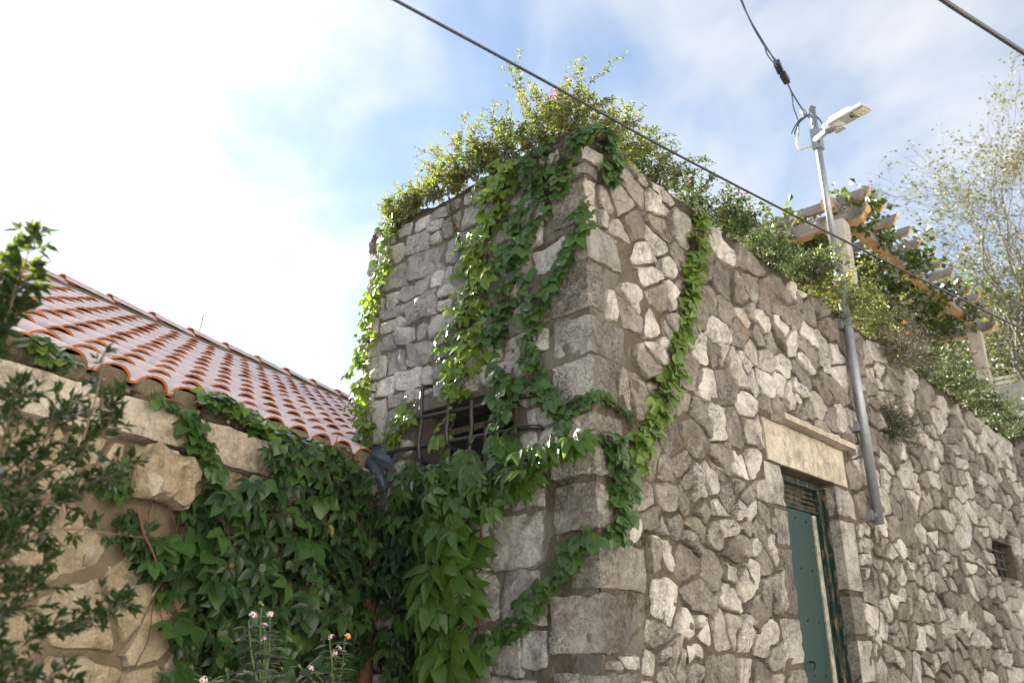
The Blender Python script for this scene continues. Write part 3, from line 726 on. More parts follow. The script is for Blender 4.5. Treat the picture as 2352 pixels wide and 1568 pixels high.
def tile_mesh():
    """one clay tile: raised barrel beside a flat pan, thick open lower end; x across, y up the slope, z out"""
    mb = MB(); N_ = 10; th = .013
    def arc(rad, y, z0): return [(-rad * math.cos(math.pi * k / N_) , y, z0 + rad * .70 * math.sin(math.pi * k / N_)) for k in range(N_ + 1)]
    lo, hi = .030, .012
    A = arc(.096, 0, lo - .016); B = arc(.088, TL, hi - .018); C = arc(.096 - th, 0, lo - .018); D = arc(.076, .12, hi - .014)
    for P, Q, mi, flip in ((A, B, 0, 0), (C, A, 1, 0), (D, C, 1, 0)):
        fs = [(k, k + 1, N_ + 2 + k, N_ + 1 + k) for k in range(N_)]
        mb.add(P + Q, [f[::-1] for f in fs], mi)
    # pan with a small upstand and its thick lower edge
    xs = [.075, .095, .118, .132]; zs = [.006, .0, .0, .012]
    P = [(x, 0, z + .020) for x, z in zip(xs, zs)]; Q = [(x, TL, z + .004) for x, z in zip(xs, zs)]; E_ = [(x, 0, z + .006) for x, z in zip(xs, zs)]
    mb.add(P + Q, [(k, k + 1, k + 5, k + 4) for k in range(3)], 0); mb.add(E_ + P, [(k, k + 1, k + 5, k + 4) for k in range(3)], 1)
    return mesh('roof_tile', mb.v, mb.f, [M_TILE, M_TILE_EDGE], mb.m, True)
tm = tile_mesh(); _rr = Matrix((HW.d, _up, _nrm)).transposed().to_euler()
tl = []
for i in range(-14, 34):
    a0 = i * PW - 1.40
    for j in range(0, 12):
        p = roof_p(a0, j * EX + .16)
        v = p; fx = v.y * _c + v.z * _s
        px = 1176 + F * v.x / fx; py = 784 - F * (-v.y * _s + v.z * _c) / fx
        vis = -140 < px < 1010 and py < 1300
        tl.append((0 if vis else 1, p.length, i, j, p))
tl.sort(key=lambda t: (t[0], t[1])); rest = MB()
tri = [[tuple(v.co) for v in tm.vertices], [tuple(p.vertices) for p in tm.polygons], [p.material_index for p in tm.polygons]]
for k, (vis, _, i, j, p) in enumerate(tl):
    e = _rr.copy(); q = p + _nrm * r3.uniform(-.002, .003) + _up * r3.uniform(-.012, .012) + HW.d * r3.uniform(-.005, .005)
    if k < 300:
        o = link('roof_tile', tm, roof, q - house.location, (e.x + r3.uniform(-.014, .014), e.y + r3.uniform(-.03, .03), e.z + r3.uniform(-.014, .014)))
    else:
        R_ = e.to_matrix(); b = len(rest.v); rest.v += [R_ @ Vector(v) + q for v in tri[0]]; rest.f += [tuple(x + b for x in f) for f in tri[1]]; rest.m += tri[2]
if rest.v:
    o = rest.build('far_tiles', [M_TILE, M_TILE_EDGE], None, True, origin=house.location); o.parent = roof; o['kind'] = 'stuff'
for i in range(-14, 10):                                        # mortar filling the eave ends of the barrels
    me = block_mesh(.165, .10, .13, M_MORT_ROOF, r3, .012, .03, .8, 'eave_mortar')
    o = link('eave_mortar', me, roof, roof_p(i * PW - 1.40, .155, -.012) - house.location, (0, 0, HW.ang), (1, 1, 1))
rd = MB(); a = -5.4                                             # ridge: mortar bed and half-round caps
for s_ in (0,):
    Lr = DR / math.cos(SLOPE); U = np.linspace(-5.4, 6.5, 150); prof = [(-.14, .0), (-.10, .065), (.0, .09), (.12, .06)]; P = []
    for u in U:
        for x, h in prof:
            q = roof_p(u, Lr + x, h) ; q += _nrm * .012 * noise.noise(q * 9) + _up * .018 * noise.noise(q * 7 + Vector((9, 0, 0))); P.append(q)
    rd.add(P, [(k * 4 + c, (k + 1) * 4 + c, (k + 1) * 4 + c + 1, k * 4 + c + 1) for k in range(len(U) - 1) for c in range(3)])
o = rd.build('ridge_mortar', M_MORT_ROOF, None, True, origin=house.location); o.parent = roof
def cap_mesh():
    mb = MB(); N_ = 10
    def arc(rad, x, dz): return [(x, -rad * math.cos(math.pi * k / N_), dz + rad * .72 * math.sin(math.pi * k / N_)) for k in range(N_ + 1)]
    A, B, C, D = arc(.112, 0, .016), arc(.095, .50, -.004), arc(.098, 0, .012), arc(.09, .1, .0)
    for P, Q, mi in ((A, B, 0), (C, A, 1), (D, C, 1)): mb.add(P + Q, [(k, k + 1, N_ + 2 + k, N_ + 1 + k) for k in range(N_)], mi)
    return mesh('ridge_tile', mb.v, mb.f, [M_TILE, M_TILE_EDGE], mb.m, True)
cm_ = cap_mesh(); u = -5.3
while u < 6.2:
    link('ridge_tile', cm_, roof, HW.p(u, ZR + .045, -DR) - house.location, (r3.uniform(-.02, .02), r3.uniform(-.012, .012), HW.ang)); u += .47
# small white vent with a whip aerial just behind the ridge
vu, vz, _ = HW.un(447, 789, -DR - .25); vb = HW.p(vu, 0, -DR - .25)
vt = link('roof_vent', None, house)
m = MB(); m.tube([vb + Vector((0, 0, ZR - .35)), vb + Vector((0, 0, vz - .05)), vb + Vector((0, 0, vz))], [.06, .06, .055], 12)
m.tube([vb + Vector((0, 0, vz)), vb + Vector((0, 0, vz + .05)), vb + Vector((0, 0, vz + .085)), vb + Vector((0, 0, vz + .10))], [.085, .085, .06, .01], 12)
o = m.build('vent_cowl', M_WHITEP, None, True, origin=house.location); o.parent = vt
m = MB(); m.tube([vb + HW.d * .03 + Vector((0, 0, vz + .08)), vb + HW.d * .06 + Vector((0, 0, vz + .36))], .006, 5)
o = m.build('aerial', M_GALV, None, True, origin=house.location); o.parent = vt
# flashing and trough where the roof meets the tower
gut = thing('roof_gutter', 'short bent zinc flashing over a dark blue gutter spout against the tower', 'gutter', HW.p(0, Z0))
def gp(px, py, off): u_, v_, _ = LW.un(px, py, off); return LW.p(u_, v_, off)
m = MB(); T1 = [gp(806, 1012, .10), gp(832, 1030, .09), gp(868, 1050, .07), gp(905, 1066, .05)]; T0 = [gp(816, 990, .0), gp(842, 1004, -.01), gp(880, 1022, -.01), gp(915, 1040, -.01)]; T2 = [p - Vector((0, 0, .05)) - LW.n * .01 for p in T1]
for i in range(3):
    m.add([T0[i], T0[i + 1], T1[i + 1], T1[i]], [(0, 1, 2, 3)]); m.add([T1[i], T1[i + 1], T2[i + 1], T2[i]], [(0, 1, 2, 3)])
m.build('flashing', M_ZINC, gut, True)
m = MB(); pth = bez([gp(812, 1036, .06), gp(836, 1052, .075), gp(856, 1072, .08), gp(872, 1095, .06), gp(884, 1125, .03)], 4)
m.tube(pth, [.036 + .008 * i / len(pth) for i in range(len(pth))], 12); m.build('spout', M_BLUE, gut, True)
dp = thing('downpipe', 'dark rust brown downpipe in the corner between house and tower', 'pipe', HW.p(-.10, GROUND, .02))
m = MB(); m.tube([HW.p(-.10, GROUND, .0), HW.p(-.10, .35, .0)], .055, 14); m.build('pipe', M_RUST, dp, True)
m = MB(); m.tube([HW.p(-.10, -.78, .0), HW.p(-.10, -.74, .0)], .064, 14); m.build('pipe_collar', M_RUST, dp, True)

# ---------------------------------------------------------------- creeper
def leaflet(mb, ang, L, wd, fold, droop, base=.06, ser=0.0, r=rnd):
    ca, sa = math.cos(ang), math.sin(ang); st = [(0, .0), (.14, .58), (.38, 1.0), (.66, .78), (.86, .36), (1.0, 0)]
    V = []
    for t, w_ in st:
        for s in (-1, 0, 1):
            y = base + t * L; x = s * w_ * wd * L * .5
            if ser and s and 0 < t < 1: y += r.uniform(-ser, ser) * L
            z = abs(s) * w_ * wd * L * fold - droop * L * t * t + .02 * L * math.sin(t * 7 + s)
            V.append((x * ca + y * sa, -x * sa + y * ca, z))
    F_ = []
    for k in range(5):
        for c in range(2): F_.append((k * 3 + c, k * 3 + c + 1, k * 3 + c + 4, k * 3 + c + 3))
    mb.add(V, F_)
def leaf_variants(kind, mat, n, seed):
    r = random.Random(seed); out = []
    for _ in range(n):
        mb = MB(); j = lambda a: r.uniform(-a, a)
        if kind == 'tri':
            for a, L in ((0, 1), (1.05, .88), (-1.05, .88)):
                leaflet(mb, a + j(.18), L * (1 + j(.1)), .86, .13 + j(.08), .30 + j(.14), .06, .02, r)
        elif kind == 'five':
            for a, L in ((0, 1), (.72, .95), (-.72, .95), (1.6, .72), (-1.6, .72)):
                leaflet(mb, a + j(.14), L * (1 + j(.1)), .50, .20 + j(.08), .42 + j(.18), .10, .018, r)
        elif kind == 'small':
            for a, L in ((0, 1), (.85, .9), (-.85, .9), (1.8, .7), (-1.8, .7)):
                leaflet(mb, a + j(.2), L * (1 + j(.12)), .56, .14 + j(.08), .25 + j(.12), .05, .02, r)
        p = [(0, -.28, .05), (0, -.1, .02), (0, .08, 0)]; mb.tube(p, .014, 4, 1, False)
        out.append(mesh('leaf', mb.v, mb.f, [mat, M_STEM], mb.m, True))
    return out
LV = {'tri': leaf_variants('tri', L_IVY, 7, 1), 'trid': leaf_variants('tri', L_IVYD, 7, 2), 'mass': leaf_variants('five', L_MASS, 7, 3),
      'big': leaf_variants('five', L_BIG, 8, 4), 'small': leaf_variants('small', L_IVYD, 6, 5), 'smallb': leaf_variants('small', L_IVY, 6, 6)}
def orient(tip, nrm):
    y = tip.normalized(); z = (nrm - y * nrm.dot(y)); z = z.normalized() if z.length > 1e-4 else y.orthogonal().normalized()
    x = y.cross(z); return Matrix((x, y, z)).transposed().to_euler()
UPV = Vector((0, 0, 1))
def put_leaf(parent, kind, P, w, size, r, spread=1.0, out=.45, rest=None, count=None, flat_=False):
    n_ = w.n
    if flat_:
        tip = w.d * r.uniform(-1, 1) + n_ * r.uniform(-.2, 1) + UPV * r.uniform(-.5, .1); nn = UPV + n_ * .5 + Vector((r.uniform(-.4, .4), r.uniform(-.4, .4), 0))
    else:
        tip = -UPV * r.uniform(.15, 1.0) + w.d * r.uniform(-1.15, 1.15) * spread + n_ * r.uniform(.05, out + .3)
        nn = n_ * r.uniform(.4, 1.0) + UPV * r.uniform(.35, 1.0) + w.d * r.uniform(-.55, .55)
    s = size * r.choice((r.uniform(.45, .75), r.uniform(.75, 1.1), r.uniform(1.0, 1.35)))
    if count is not None and count[0] >= 300: 
        return rest.append((kind, P, orient(tip, nn), s))
    if count is not None: count[0] += 1
    return link('leaf', r.choice(LV[kind]), parent, P - parent.location, orient(tip, nn), (s, s, s))
def vine(label, specs, seed, name='creeper_vine', group='creeper strands on the stone walls'):
    """specs: (wall, image polyline, half width px, leaves, leaf size m, kind, out min, out max, stem)"""
    r = random.Random(seed); w0, pts0 = specs[0][0], specs[0][1]
    u, v, _ = w0.un(*pts0[0]); t = thing(name, label, 'vine', w0.p(u, v), group); cnt = [0]; rest = []
    for sp in specs:
        w, pts, hw, n, size, kind, o0, o1 = sp[:8]; stem = sp[8] if len(sp) > 8 else True
        Q = []
        for p in pts:
            u, v, k = w.un(p[0], p[1], (o0 + o1) * .4); Q.append((u, v, (p[2] if len(p) > 2 else hw) / F * k))
        L = [0]
        for a, b in zip(Q[:-1], Q[1:]): L.append(L[-1] + math.hypot(b[0] - a[0], b[1] - a[1]))
        for k in range(n):
            d = L[-1] * (k + r.random()) / n; i = max(0, min(len(Q) - 2, sum(1 for x in L if x <= d) - 1)); f = (d - L[i]) / max(1e-6, L[i + 1] - L[i])
            a, b = Q[i], Q[i + 1]; hwm = a[2] + (b[2] - a[2]) * f
            dx, dy = b[0] - a[0], b[1] - a[1]; ll = math.hypot(dx, dy) or 1
            lat = max(-1.6, min(1.6, r.gauss(0, .62))) * hwm; uu = a[0] + dx * f - dy / ll * lat; vv = a[1] + dy * f + dx / ll * lat
            put_leaf(t, kind, w.p(uu, vv, r.uniform(o0, o1)), w, size, r, rest=rest, count=cnt)
        if stem:
            ns = max(1, int(max(q[2] for q in Q) / .07)); mb = MB()
            for s_ in range(min(ns, 4)):
                fr_ = 0 if ns == 1 else r.uniform(-.7, .7)
                P = bez([w.p(q[0] + fr_ * q[2] + r.uniform(-.015, .015), q[1] + r.uniform(-.01, .01), .02 + r.uniform(0, .02)) for q in Q], 4)
                mb.tube(P, [.0085 - .005 * i / len(P) for i in range(len(P))], 5)
            mb.build('stem', M_STEM, t, True)
    if rest: join_leaves(t, rest)
    return t
def join_leaves(t, rest):
    mb = MB(); mats = []
    for kind, P, e, s in rest:
        me = rnd.choice(LV[kind]); R_ = e.to_matrix()
        for k, mm in enumerate(me.materials):
            if mm not in mats: mats.append(mm)
        ix = [mats.index(mm) for mm in me.materials]; b = len(mb.v)
        mb.v += [R_ @ (Vector(v.co) * s) + P for v in me.vertices]; mb.f += [tuple(i + b for i in p.vertices) for p in me.polygons]; mb.m += [ix[p.material_index] for p in me.polygons]
    o = mb.build('foliage', mats, t, True); o['kind'] = 'stuff'
vine('bright backlit creeper strand down the left edge of the tower', [(LW, [(912, 455), (892, 520), (882, 590), (866, 660), (848, 730), (836, 800), (830, 880), (834, 950), (846, 1030)], 22, 175, .068, 'tri', .03, .13)], 101)
vine('broad light green creeper curtain hanging from tower top to window', [(LW, [(1156, 370, 50), (1150, 450, 47), (1118, 540, 48), (1098, 620, 54), (1078, 700, 60), (1062, 790, 58), (1048, 870, 46), (1040, 915, 32)], 42, 270, .070, 'tri', .03, .16)], 102)
vine('dark glossy creeper curtain beside the broad light green one', [(LW, [(1228, 340, 36), (1240, 420, 48), (1218, 500, 40), (1190, 590, 44), (1168, 660, 46), (1150, 720, 28), (1120, 790, 24)], 38, 185, .066, 'trid', .03, .13), (LW, [(1300, 350), (1296, 400), (1280, 440)], 18, 20, .075, 'trid', .03, .09)], 103)
vine('creeper strand winding from tower peak down to window right', [(RW, [(1388, 300), (1400, 350), (1398, 420)], 24, 56, .070, 'trid', .03, .1), (LW, [(1310, 325), (1350, 310), (1376, 300)], 16, 30, .066, 'trid', .02, .1), (LW, [(1352, 460), (1334, 530), (1305, 590), (1268, 640), (1232, 700), (1212, 760)], 20, 74, .068, 'trid', .03, .1), (LW, [(1205, 770), (1232, 815), (1215, 850), (1250, 890), (1285, 925), (1310, 970)], 22, 60, .068, 'trid', .03, .1)], 104)
vine('creeper sprays with red shoots on the upper left of tower', [(LW, [(1036, 455), (1040, 500), (1052, 540), (1062, 580)], 7, 20, .034, 'small', .02, .05)], 105)
vine('leafy creeper strand hanging in front of the window grille', [(LW, [(1160, 840), (1155, 890), (1162, 940), (1168, 1000), (1160, 1050)], 20, 40, .085, 'trid', .09, .17), (LW, [(1045, 935), (1030, 970), (1010, 1000)], 8, 16, .035, 'smallb', .05, .12)], 106)
vine('yellow-green creeper spray left of the window grille', [(LW, [(955, 935), (930, 965), (905, 990), (890, 1020)], 22, 60, .055, 'smallb', .05, .17)], 107)
vine('garland of large drooping leaves from window to tower corner', [(LW, [(940, 1080, 34), (1000, 1085, 44), (1070, 1075, 44), (1130, 1110, 38), (1190, 1100, 34), (1240, 1055, 28), (1300, 1025, 26), (1355, 1000, 22)], 32, 84, .115, 'big', .08, .24), (LW, [(990, 1040), (1080, 1050), (1150, 1060)], 30, 14, .07, 'tri', .05, .12, False)], 108)
vine('creeper strand looping round the corner down to the big leaves', [(RW, [(1400, 995), (1425, 1040), (1430, 1090), (1428, 1150), (1418, 1210), (1410, 1235)], 22, 72, .072, 'trid', .03, .11), (LW, [(1372, 1215), (1335, 1245), (1295, 1295), (1268, 1345), (1225, 1390), (1180, 1440), (1130, 1475), (1108, 1505)], 21, 105, .064, 'trid', .03, .1)], 109)
vine('long creeper strand down the right wall face', [(RW, [(1612, 478, 26), (1604, 530, 20), (1594, 600, 15), (1584, 670, 15), (1572, 740, 20), (1553, 800, 22), (1538, 855, 22), (1522, 905, 20), (1508, 955, 18), (1488, 1000, 18), (1462, 1035, 18), (1440, 1075, 16)], 19, 215, .074, 'tri', .025, .10)], 110)
vine('thin arching creeper spray across the tower corner', [(RW, [(1372, 910), (1409, 925), (1446, 955), (1470, 985)], 9, 34, .036, 'small', .02, .07), (LW, [(1310, 925), (1340, 912), (1362, 908)], 10, 16, .045, 'small', .02, .07)], 111)
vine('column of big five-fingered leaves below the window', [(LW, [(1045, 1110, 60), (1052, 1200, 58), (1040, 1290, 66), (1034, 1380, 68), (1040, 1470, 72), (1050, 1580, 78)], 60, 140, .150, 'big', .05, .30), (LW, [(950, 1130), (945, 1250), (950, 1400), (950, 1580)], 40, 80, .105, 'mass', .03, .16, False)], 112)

def area_vine(label, w, poly, n, size, kinds, seed, o0=.02, o1=.18, flat_=False, group='creeper strands on the stone walls'):
    r = random.Random(seed); xs = [p[0] for p in poly]; ys = [p[1] for p in poly]
    u, v, _ = w.un(sum(xs) / len(xs), max(ys)); t = thing('creeper_vine', label, 'vine', w.p(u, v), group); rest = []; cnt = [0]; k = 0
    def ins(x, y):
        c = False
        for i in range(len(poly)):
            a, b = poly[i], poly[i - 1]
            if (a[1] > y) != (b[1] > y) and x < (b[0] - a[0]) * (y - a[1]) / (b[1] - a[1]) + a[0]: c = not c
        return c
    while k < n:
        x, y = r.uniform(min(xs), max(xs)), r.uniform(min(ys), max(ys))
        if not ins(x, y): continue
        o_ = r.uniform(o0, o1); u, v, _ = w.un(x, y, o_); put_leaf(t, r.choice(kinds), w.p(u, v, o_), w, size, r, rest=rest, count=cnt, flat_=flat_); k += 1
    mb = MB()
    for _ in range(3):
        x, y = r.uniform(min(xs) * .7 + max(xs) * .3, max(xs)), min(ys); pts = []
        while y < max(ys):
            u, v, _k = w.un(x, y, .03); pts.append(w.p(u, v, max(o0, -.08) + r.uniform(.0, .03))); y += 60; x += r.uniform(-25, 25)
        if len(pts) > 2 and not flat_: mb.tube(bez(pts, 3), .003, 5)
    if mb.v: mb.build('stem', M_STEM, t, True)
    if rest: join_leaves(t, rest)
    return t
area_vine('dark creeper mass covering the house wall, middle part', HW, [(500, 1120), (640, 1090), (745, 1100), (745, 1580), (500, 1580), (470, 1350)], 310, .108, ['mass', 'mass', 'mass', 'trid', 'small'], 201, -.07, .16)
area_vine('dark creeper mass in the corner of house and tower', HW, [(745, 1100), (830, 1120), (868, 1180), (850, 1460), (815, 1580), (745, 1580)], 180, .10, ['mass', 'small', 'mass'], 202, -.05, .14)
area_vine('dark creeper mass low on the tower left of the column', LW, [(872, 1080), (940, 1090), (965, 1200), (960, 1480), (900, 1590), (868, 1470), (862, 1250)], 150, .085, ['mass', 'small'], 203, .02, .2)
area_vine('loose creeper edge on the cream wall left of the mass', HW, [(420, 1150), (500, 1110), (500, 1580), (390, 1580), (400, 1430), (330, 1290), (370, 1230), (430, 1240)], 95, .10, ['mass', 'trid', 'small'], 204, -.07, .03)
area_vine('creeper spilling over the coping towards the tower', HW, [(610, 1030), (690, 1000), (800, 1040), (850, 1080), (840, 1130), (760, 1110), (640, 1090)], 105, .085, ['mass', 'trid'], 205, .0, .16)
vine('creeper twig climbing over a coping block joint', [(HW, [(425, 955), (445, 1000), (470, 1040), (500, 1085)], 20, 34, .075, 'trid', .0, .08), (HW, [(340, 915), (400, 925), (440, 950)], 12, 14, .06, 'trid', .0, .06)], 206)
vine('narrow dark creeper strand under the coping beside the corbel stone', [(HW, [(282, 1060), (276, 1100), (272, 1140)], 13, 26, .055, 'trid', -.08, .0), (HW, [(296, 1170), (310, 1220), (330, 1270), (345, 1320)], 26, 40, .075, 'mass', -.08, .0)], 207)
area_vine('creeper runner lying along the tile eave', HW, [(470, 900), (520, 905), (600, 960), (700, 1005), (790, 1030), (760, 1045), (640, 1010), (540, 955), (470, 925)], 130, .075, ['trid', 'tri'], 208, -.10, .08, True)
area_vine('small creeper clump on the eave tiles at far left', HW, [(60, 775), (110, 770), (140, 800), (190, 840), (140, 850), (90, 820)], 36, .06, ['tri', 'trid'], 209, -.10, .05, True)

# ---------------------------------------------------------------- flowering shrubs on the wall heads
def quad_leaf(mb, P, tip, nrm, L, wd, mi=0):
    y = tip.normalized(); z = nrm - y * nrm.dot(y)
    z = z.normalized() if z.length > 1e-4 else y.orthogonal().normalized()
    x = y.cross(z); b = len(mb.v)
    mb.v += [P, P + y * L * .45 - x * wd * L * .5 + z * L * .09, P + y * L - z * L * .12, P + y * L * .45 + x * wd * L * .5 + z * L * .09]
    mb.f += [(b, b + 1, b + 2), (b, b + 2, b + 3)]; mb.m += [mi, mi]
def flower_mesh(mats, seed, n=12):
    """domed head of small florets"""
    r = random.Random(seed); mb = MB()
    for k in range(n):
        a = k * 2.4; e = math.sqrt(k / n) * 1.25; d = Vector((math.sin(e) * math.cos(a), math.sin(e) * math.sin(a), math.cos(e) * .8)); P = d * .8
        t = d.orthogonal().normalized(); s = d.cross(t); mi = min(len(mats) - 1, int(len(mats) * (e / 1.3)))
        b = len(mb.v); ring = [P + (t * math.cos(q * math.pi / 2.5) + s * math.sin(q * math.pi / 2.5)) * (.34 + r.uniform(-.06, .06)) + d * .1 for q in range(5)]
        mb.v += [P] + ring; mb.f += [(b, b + 1 + q, b + 1 + (q + 1) % 5) for q in range(5)]; mb.m += [mi] * 5
    return mesh('flower', mb.v, mb.f, mats, mb.m, False)
FL = {'pink': flower_mesh([M_CREAM, M_PINK], 1), 'pink2': flower_mesh([M_PINK], 2), 'orange': flower_mesh([M_YEL, M_ORA], 3), 'yellow': flower_mesh([M_YEL, M_CREAM, M_PINK], 4), 'white': flower_mesh([M_WHITEP], 5), 'bud': flower_mesh([M_BUD], 6, 7)}
def rv(r, s=1.0): return Vector((r.uniform(-s, s), r.uniform(-s, s), r.uniform(-s, s)))
def shrub(label, bases, stems, length, leafL, mat, seed, lean, flowers=(), stemmat=M_TWIG, name='flowering_shrub', cat='shrub', group='shrubs on the wall heads', upw=1.0, droop=.5, sub=2, wd=.55, fsize=.023, stepk=.75):
    """bases: world points the stems spring from; lean: preferred outward direction"""
    r = random.Random(seed); t = thing(name, label, cat, bases[0], group); st = MB(); fo = MB(); ends = []
    def grow(P, d, L, rad, lev):
        n = 7; pts = [P]; q = P.copy(); d = d.normalized()
        for k in range(n):
            d = (d + rv(r, .22) - UPV * droop * .10 * (k / n)).normalized(); q = q + d * L / n; pts.append(q.copy())
        st.tube(pts, [rad * (1 - .75 * k / n) for k in range(n + 1)], 4, 0, False)
        step = leafL * stepk; m_ = max(3, int(L * .85 / step))
        for k in range(m_):
            f = .03 + .97 * (k + r.random() * .6) / m_; i = min(n - 1, int(f * n)); g = f * n - i; c = pts[i].lerp(pts[i + 1], min(1, g)); ax = (pts[i + 1] - pts[i]).normalized()
            s = ax.orthogonal().normalized(); s = (Matrix.Rotation(r.uniform(0, 6.28), 3, ax) @ s)
            for sg in (1, -1):
                quad_leaf(fo, c, s * sg + ax * .55 + rv(r, .3), UPV + rv(r, .6), leafL * r.uniform(.6, 1.25), wd)
        ends.append(pts[-1])
        if lev > 0:
            for _ in range(r.randint(2, 4)):
                i = r.randint(1, n - 1); grow(pts[i], d + rv(r, .9) + UPV * .2, L * r.uniform(.35, .6), rad * .6, lev - 1)
    for k in range(stems):
        b = bases[k % len(bases)].lerp(bases[(k + 1) % len(bases)], r.random()) + rv(r, .04)
        grow(b, UPV * upw * r.uniform(.5, 1.3) + lean * r.uniform(.0, 1.2) + rv(r, .65), length * r.uniform(.5, 1.15), .004, sub)
    st.build('stems', stemmat, t, True); o = fo.build('foliage', mat, t, False); o['kind'] = 'stuff'
    for k in range(len(flowers)):
        p = ends[(k * 7 + 3) % len(ends)] + UPV * .01; s = fsize * r.uniform(.8, 1.3)
        link('flower', FL[flowers[k]], t, p - t.location, (r.uniform(-.6, .6), r.uniform(-.6, .6), 0), (s, s, s))
    return t
def tops(w, us, off=-.06, z=None): return [w.p(u, (z if z is not None else TOP) - .02, off) for u in us]
PK = ('pink2', 'pink', 'pink2', 'pink')
LN = LW.n; RN = RW.n
shrub('small airy shrub on the tower head at its far left end', tops(LW, (-1.9, -1.7, -1.5), .0), 24, .24, .026, L_LANT, 301, LN * .5, ('white', 'pink2'))
shrub('yellow-green shrub with white bloom on the left tower head', tops(LW, (-1.6, -1.35, -1.1), .02), 28, .32, .026, L_LANT, 302, LN * .5 - LW.d * .2, ('white', 'pink2', 'white'))
shrub('pink flowering shrub above the broad light green creeper', tops(LW, (-1.1, -.9, -.65), .03), 32, .30, .026, L_LANT, 303, LN * .8, PK + PK + PK)
shrub('dense yellowish shrub on the tower head left of the peak', tops(LW, (-.72, -.5, -.25), .02), 34, .32, .027, L_LANT, 304, LN * .6, PK)
shrub('tallest shrub with upright sprigs on the tower peak', tops(LW, (-.34, -.15, -.02), -.06), 28, .44, .027, L_LANT, 305, LN * .2, PK + ('pink2', 'white'), upw=1.4)
shrub('bushy olive shrub leaning right from the tower peak', tops(RW, (.15, .35, .6), -.10), 30, .44, .027, L_LANT, 306, RN * .25 + RW.d * .7, PK, upw=1.1)
shrub('spreading shrub with long sprays right of the tower peak', tops(RW, (.65, .9, 1.15), -.12), 28, .42, .027, L_LANTD, 307, RN * .3 + RW.d * .6, PK)
shrub('dark green shrub above the right wall creeper strand', tops(RW, (1.2, 1.5, 1.8), -.06), 28, .34, .027, L_LANTD, 308, RN * .5 + RW.d * .2, ('pink2', 'pink'))
for k, (u0, ln, mt, fl, lb) in enumerate((
        (2.0, .34, L_LANTD, PK + PK, 'lilac flowering dark shrub on the wall right after the creeper'),
        (2.8, .38, L_LANTD, PK + PK, 'lilac flowering shrub trailing over the wall left of the lamp pole'),
        (3.6, .42, L_LANT, ('orange', 'pink2', 'orange', 'yellow'), 'light green lantana at the lamp pole with orange flowers'),
        (4.4, .44, L_LANT, ('orange', 'orange', 'yellow', 'orange'), 'bright lantana right of the lamp pole with orange flowers'),
        (6.4, .40, L_LANTD, PK, 'dark trailing shrub below the pergola middle'),
        (7.5, .44, L_LANTD, ('pink2', 'pink2'), 'dark shrub trailing on the wall right of the dry bush'),
        (8.7, .46, L_LANTD, ('pink2',), 'green shrub near the far pergola post on its left'),
        (9.9, .48, L_LANTD, PK, 'green shrub at the foot of the far pergola post'),
        (11.2, .5, L_LANTD, PK, 'dark trailing shrub beyond the far pergola post'),
        (12.4, .5, L_LANTD, ('pink2', 'pink2'), 'last dark shrub on the wall at the right picture edge'))):
    shrub(lb, tops(RW, (u0 - .3, u0, u0 + .3, u0 + .55), -.03), 40, ln, .034, mt, 320 + k, RN * .95, fl, upw=.8 if k > 3 else 1.0, droop=.9)
shrub('dry brown bush hanging over the wall right of the lamp pole', tops(RW, (5.0, 5.3, 5.7), .0), 80, .50, .024, L_DRY, 340, RN * .9, ('pink2',), upw=.35, droop=2.6, wd=.3, name='dry_bush', stepk=1.1)
_tu = RW.un(2030, 985)
shrub('small needle-leaved tuft growing out of the wall face', [RW.p(_tu[0] - .1, _tu[1] - .08, .0), RW.p(_tu[0] + .1, _tu[1] - .05, .0)], 60, .32, .030, L_ROSE, 341, RN * .7, (), upw=.7, wd=.16, name='wall_tuft', cat='plant', group=None, droop=.8)

# ---------------------------------------------------------------- flowering plants at the foot of the house wall
def plant(label, stems, seed, leafL=.085):
    """stems: (image foot, image top, flower kind) drawn .35 m in front of the house wall"""
    r = random.Random(seed); P = lambda x, y, o=.38: HW.p(*HW.un(x, y, o)[:2], o)
    f0 = P(*stems[0][0]); t = thing('lantana_plant', label, 'plant', f0, 'flowering plants before the creeper mass'); st = MB(); fo = MB()
    for (a, b, kinds) in stems:
        A, B = P(*a), P(*b); pts = bez([A, A.lerp(B, .5) + rv(r, .02), B], 5); st.tube(pts, [.007 - .004 * i / len(pts) for i in range(len(pts))], 6, 0, False)
        for k in range(2, len(pts) - 1):
            ax = (pts[k + 1] - pts[k]).normalized(); s = Matrix.Rotation(k * 1.57 + r.random(), 3, ax) @ ax.orthogonal().normalized()
            for sg in (1, -1):
                c = pts[k]; d = (s * sg + ax * .25 - UPV * .1).normalized(); L = leafL * r.uniform(.7, 1.2); mb = MB(); leaflet(mb, 0, 1, .5, .12, .25, .1, .02, r)
                M_ = orient(d, UPV + rv(r, .3)).to_matrix(); b0 = len(fo.v); fo.v += [M_ @ (v * L) + c for v in mb.v]; fo.f += [tuple(i + b0 for i in f) for f in mb.f]; fo.m += [0] * len(mb.f)
        for kd in kinds:
            q = B + rv(r, .018) + UPV * .005; s = .021 if kd != 'bud' else .012
            link('flower', FL[kd], t, q - t.location, (.7 + r.uniform(-.4, .3), r.uniform(-.4, .4), r.uniform(0, 6)), (s, s, s))
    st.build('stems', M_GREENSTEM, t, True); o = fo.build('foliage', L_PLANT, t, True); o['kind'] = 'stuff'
plant('lantana plant with four pink and cream flower heads before the dark creeper', [((603, 1600), (608, 1437), ('pink',)), ((604, 1600), (621, 1411), ('pink',)), ((600, 1600), (571, 1424), ('pink',)), ((606, 1590), (613, 1462), ('pink2',)), ((600, 1600), (600, 1395), ('bud', 'bud'))], 401)
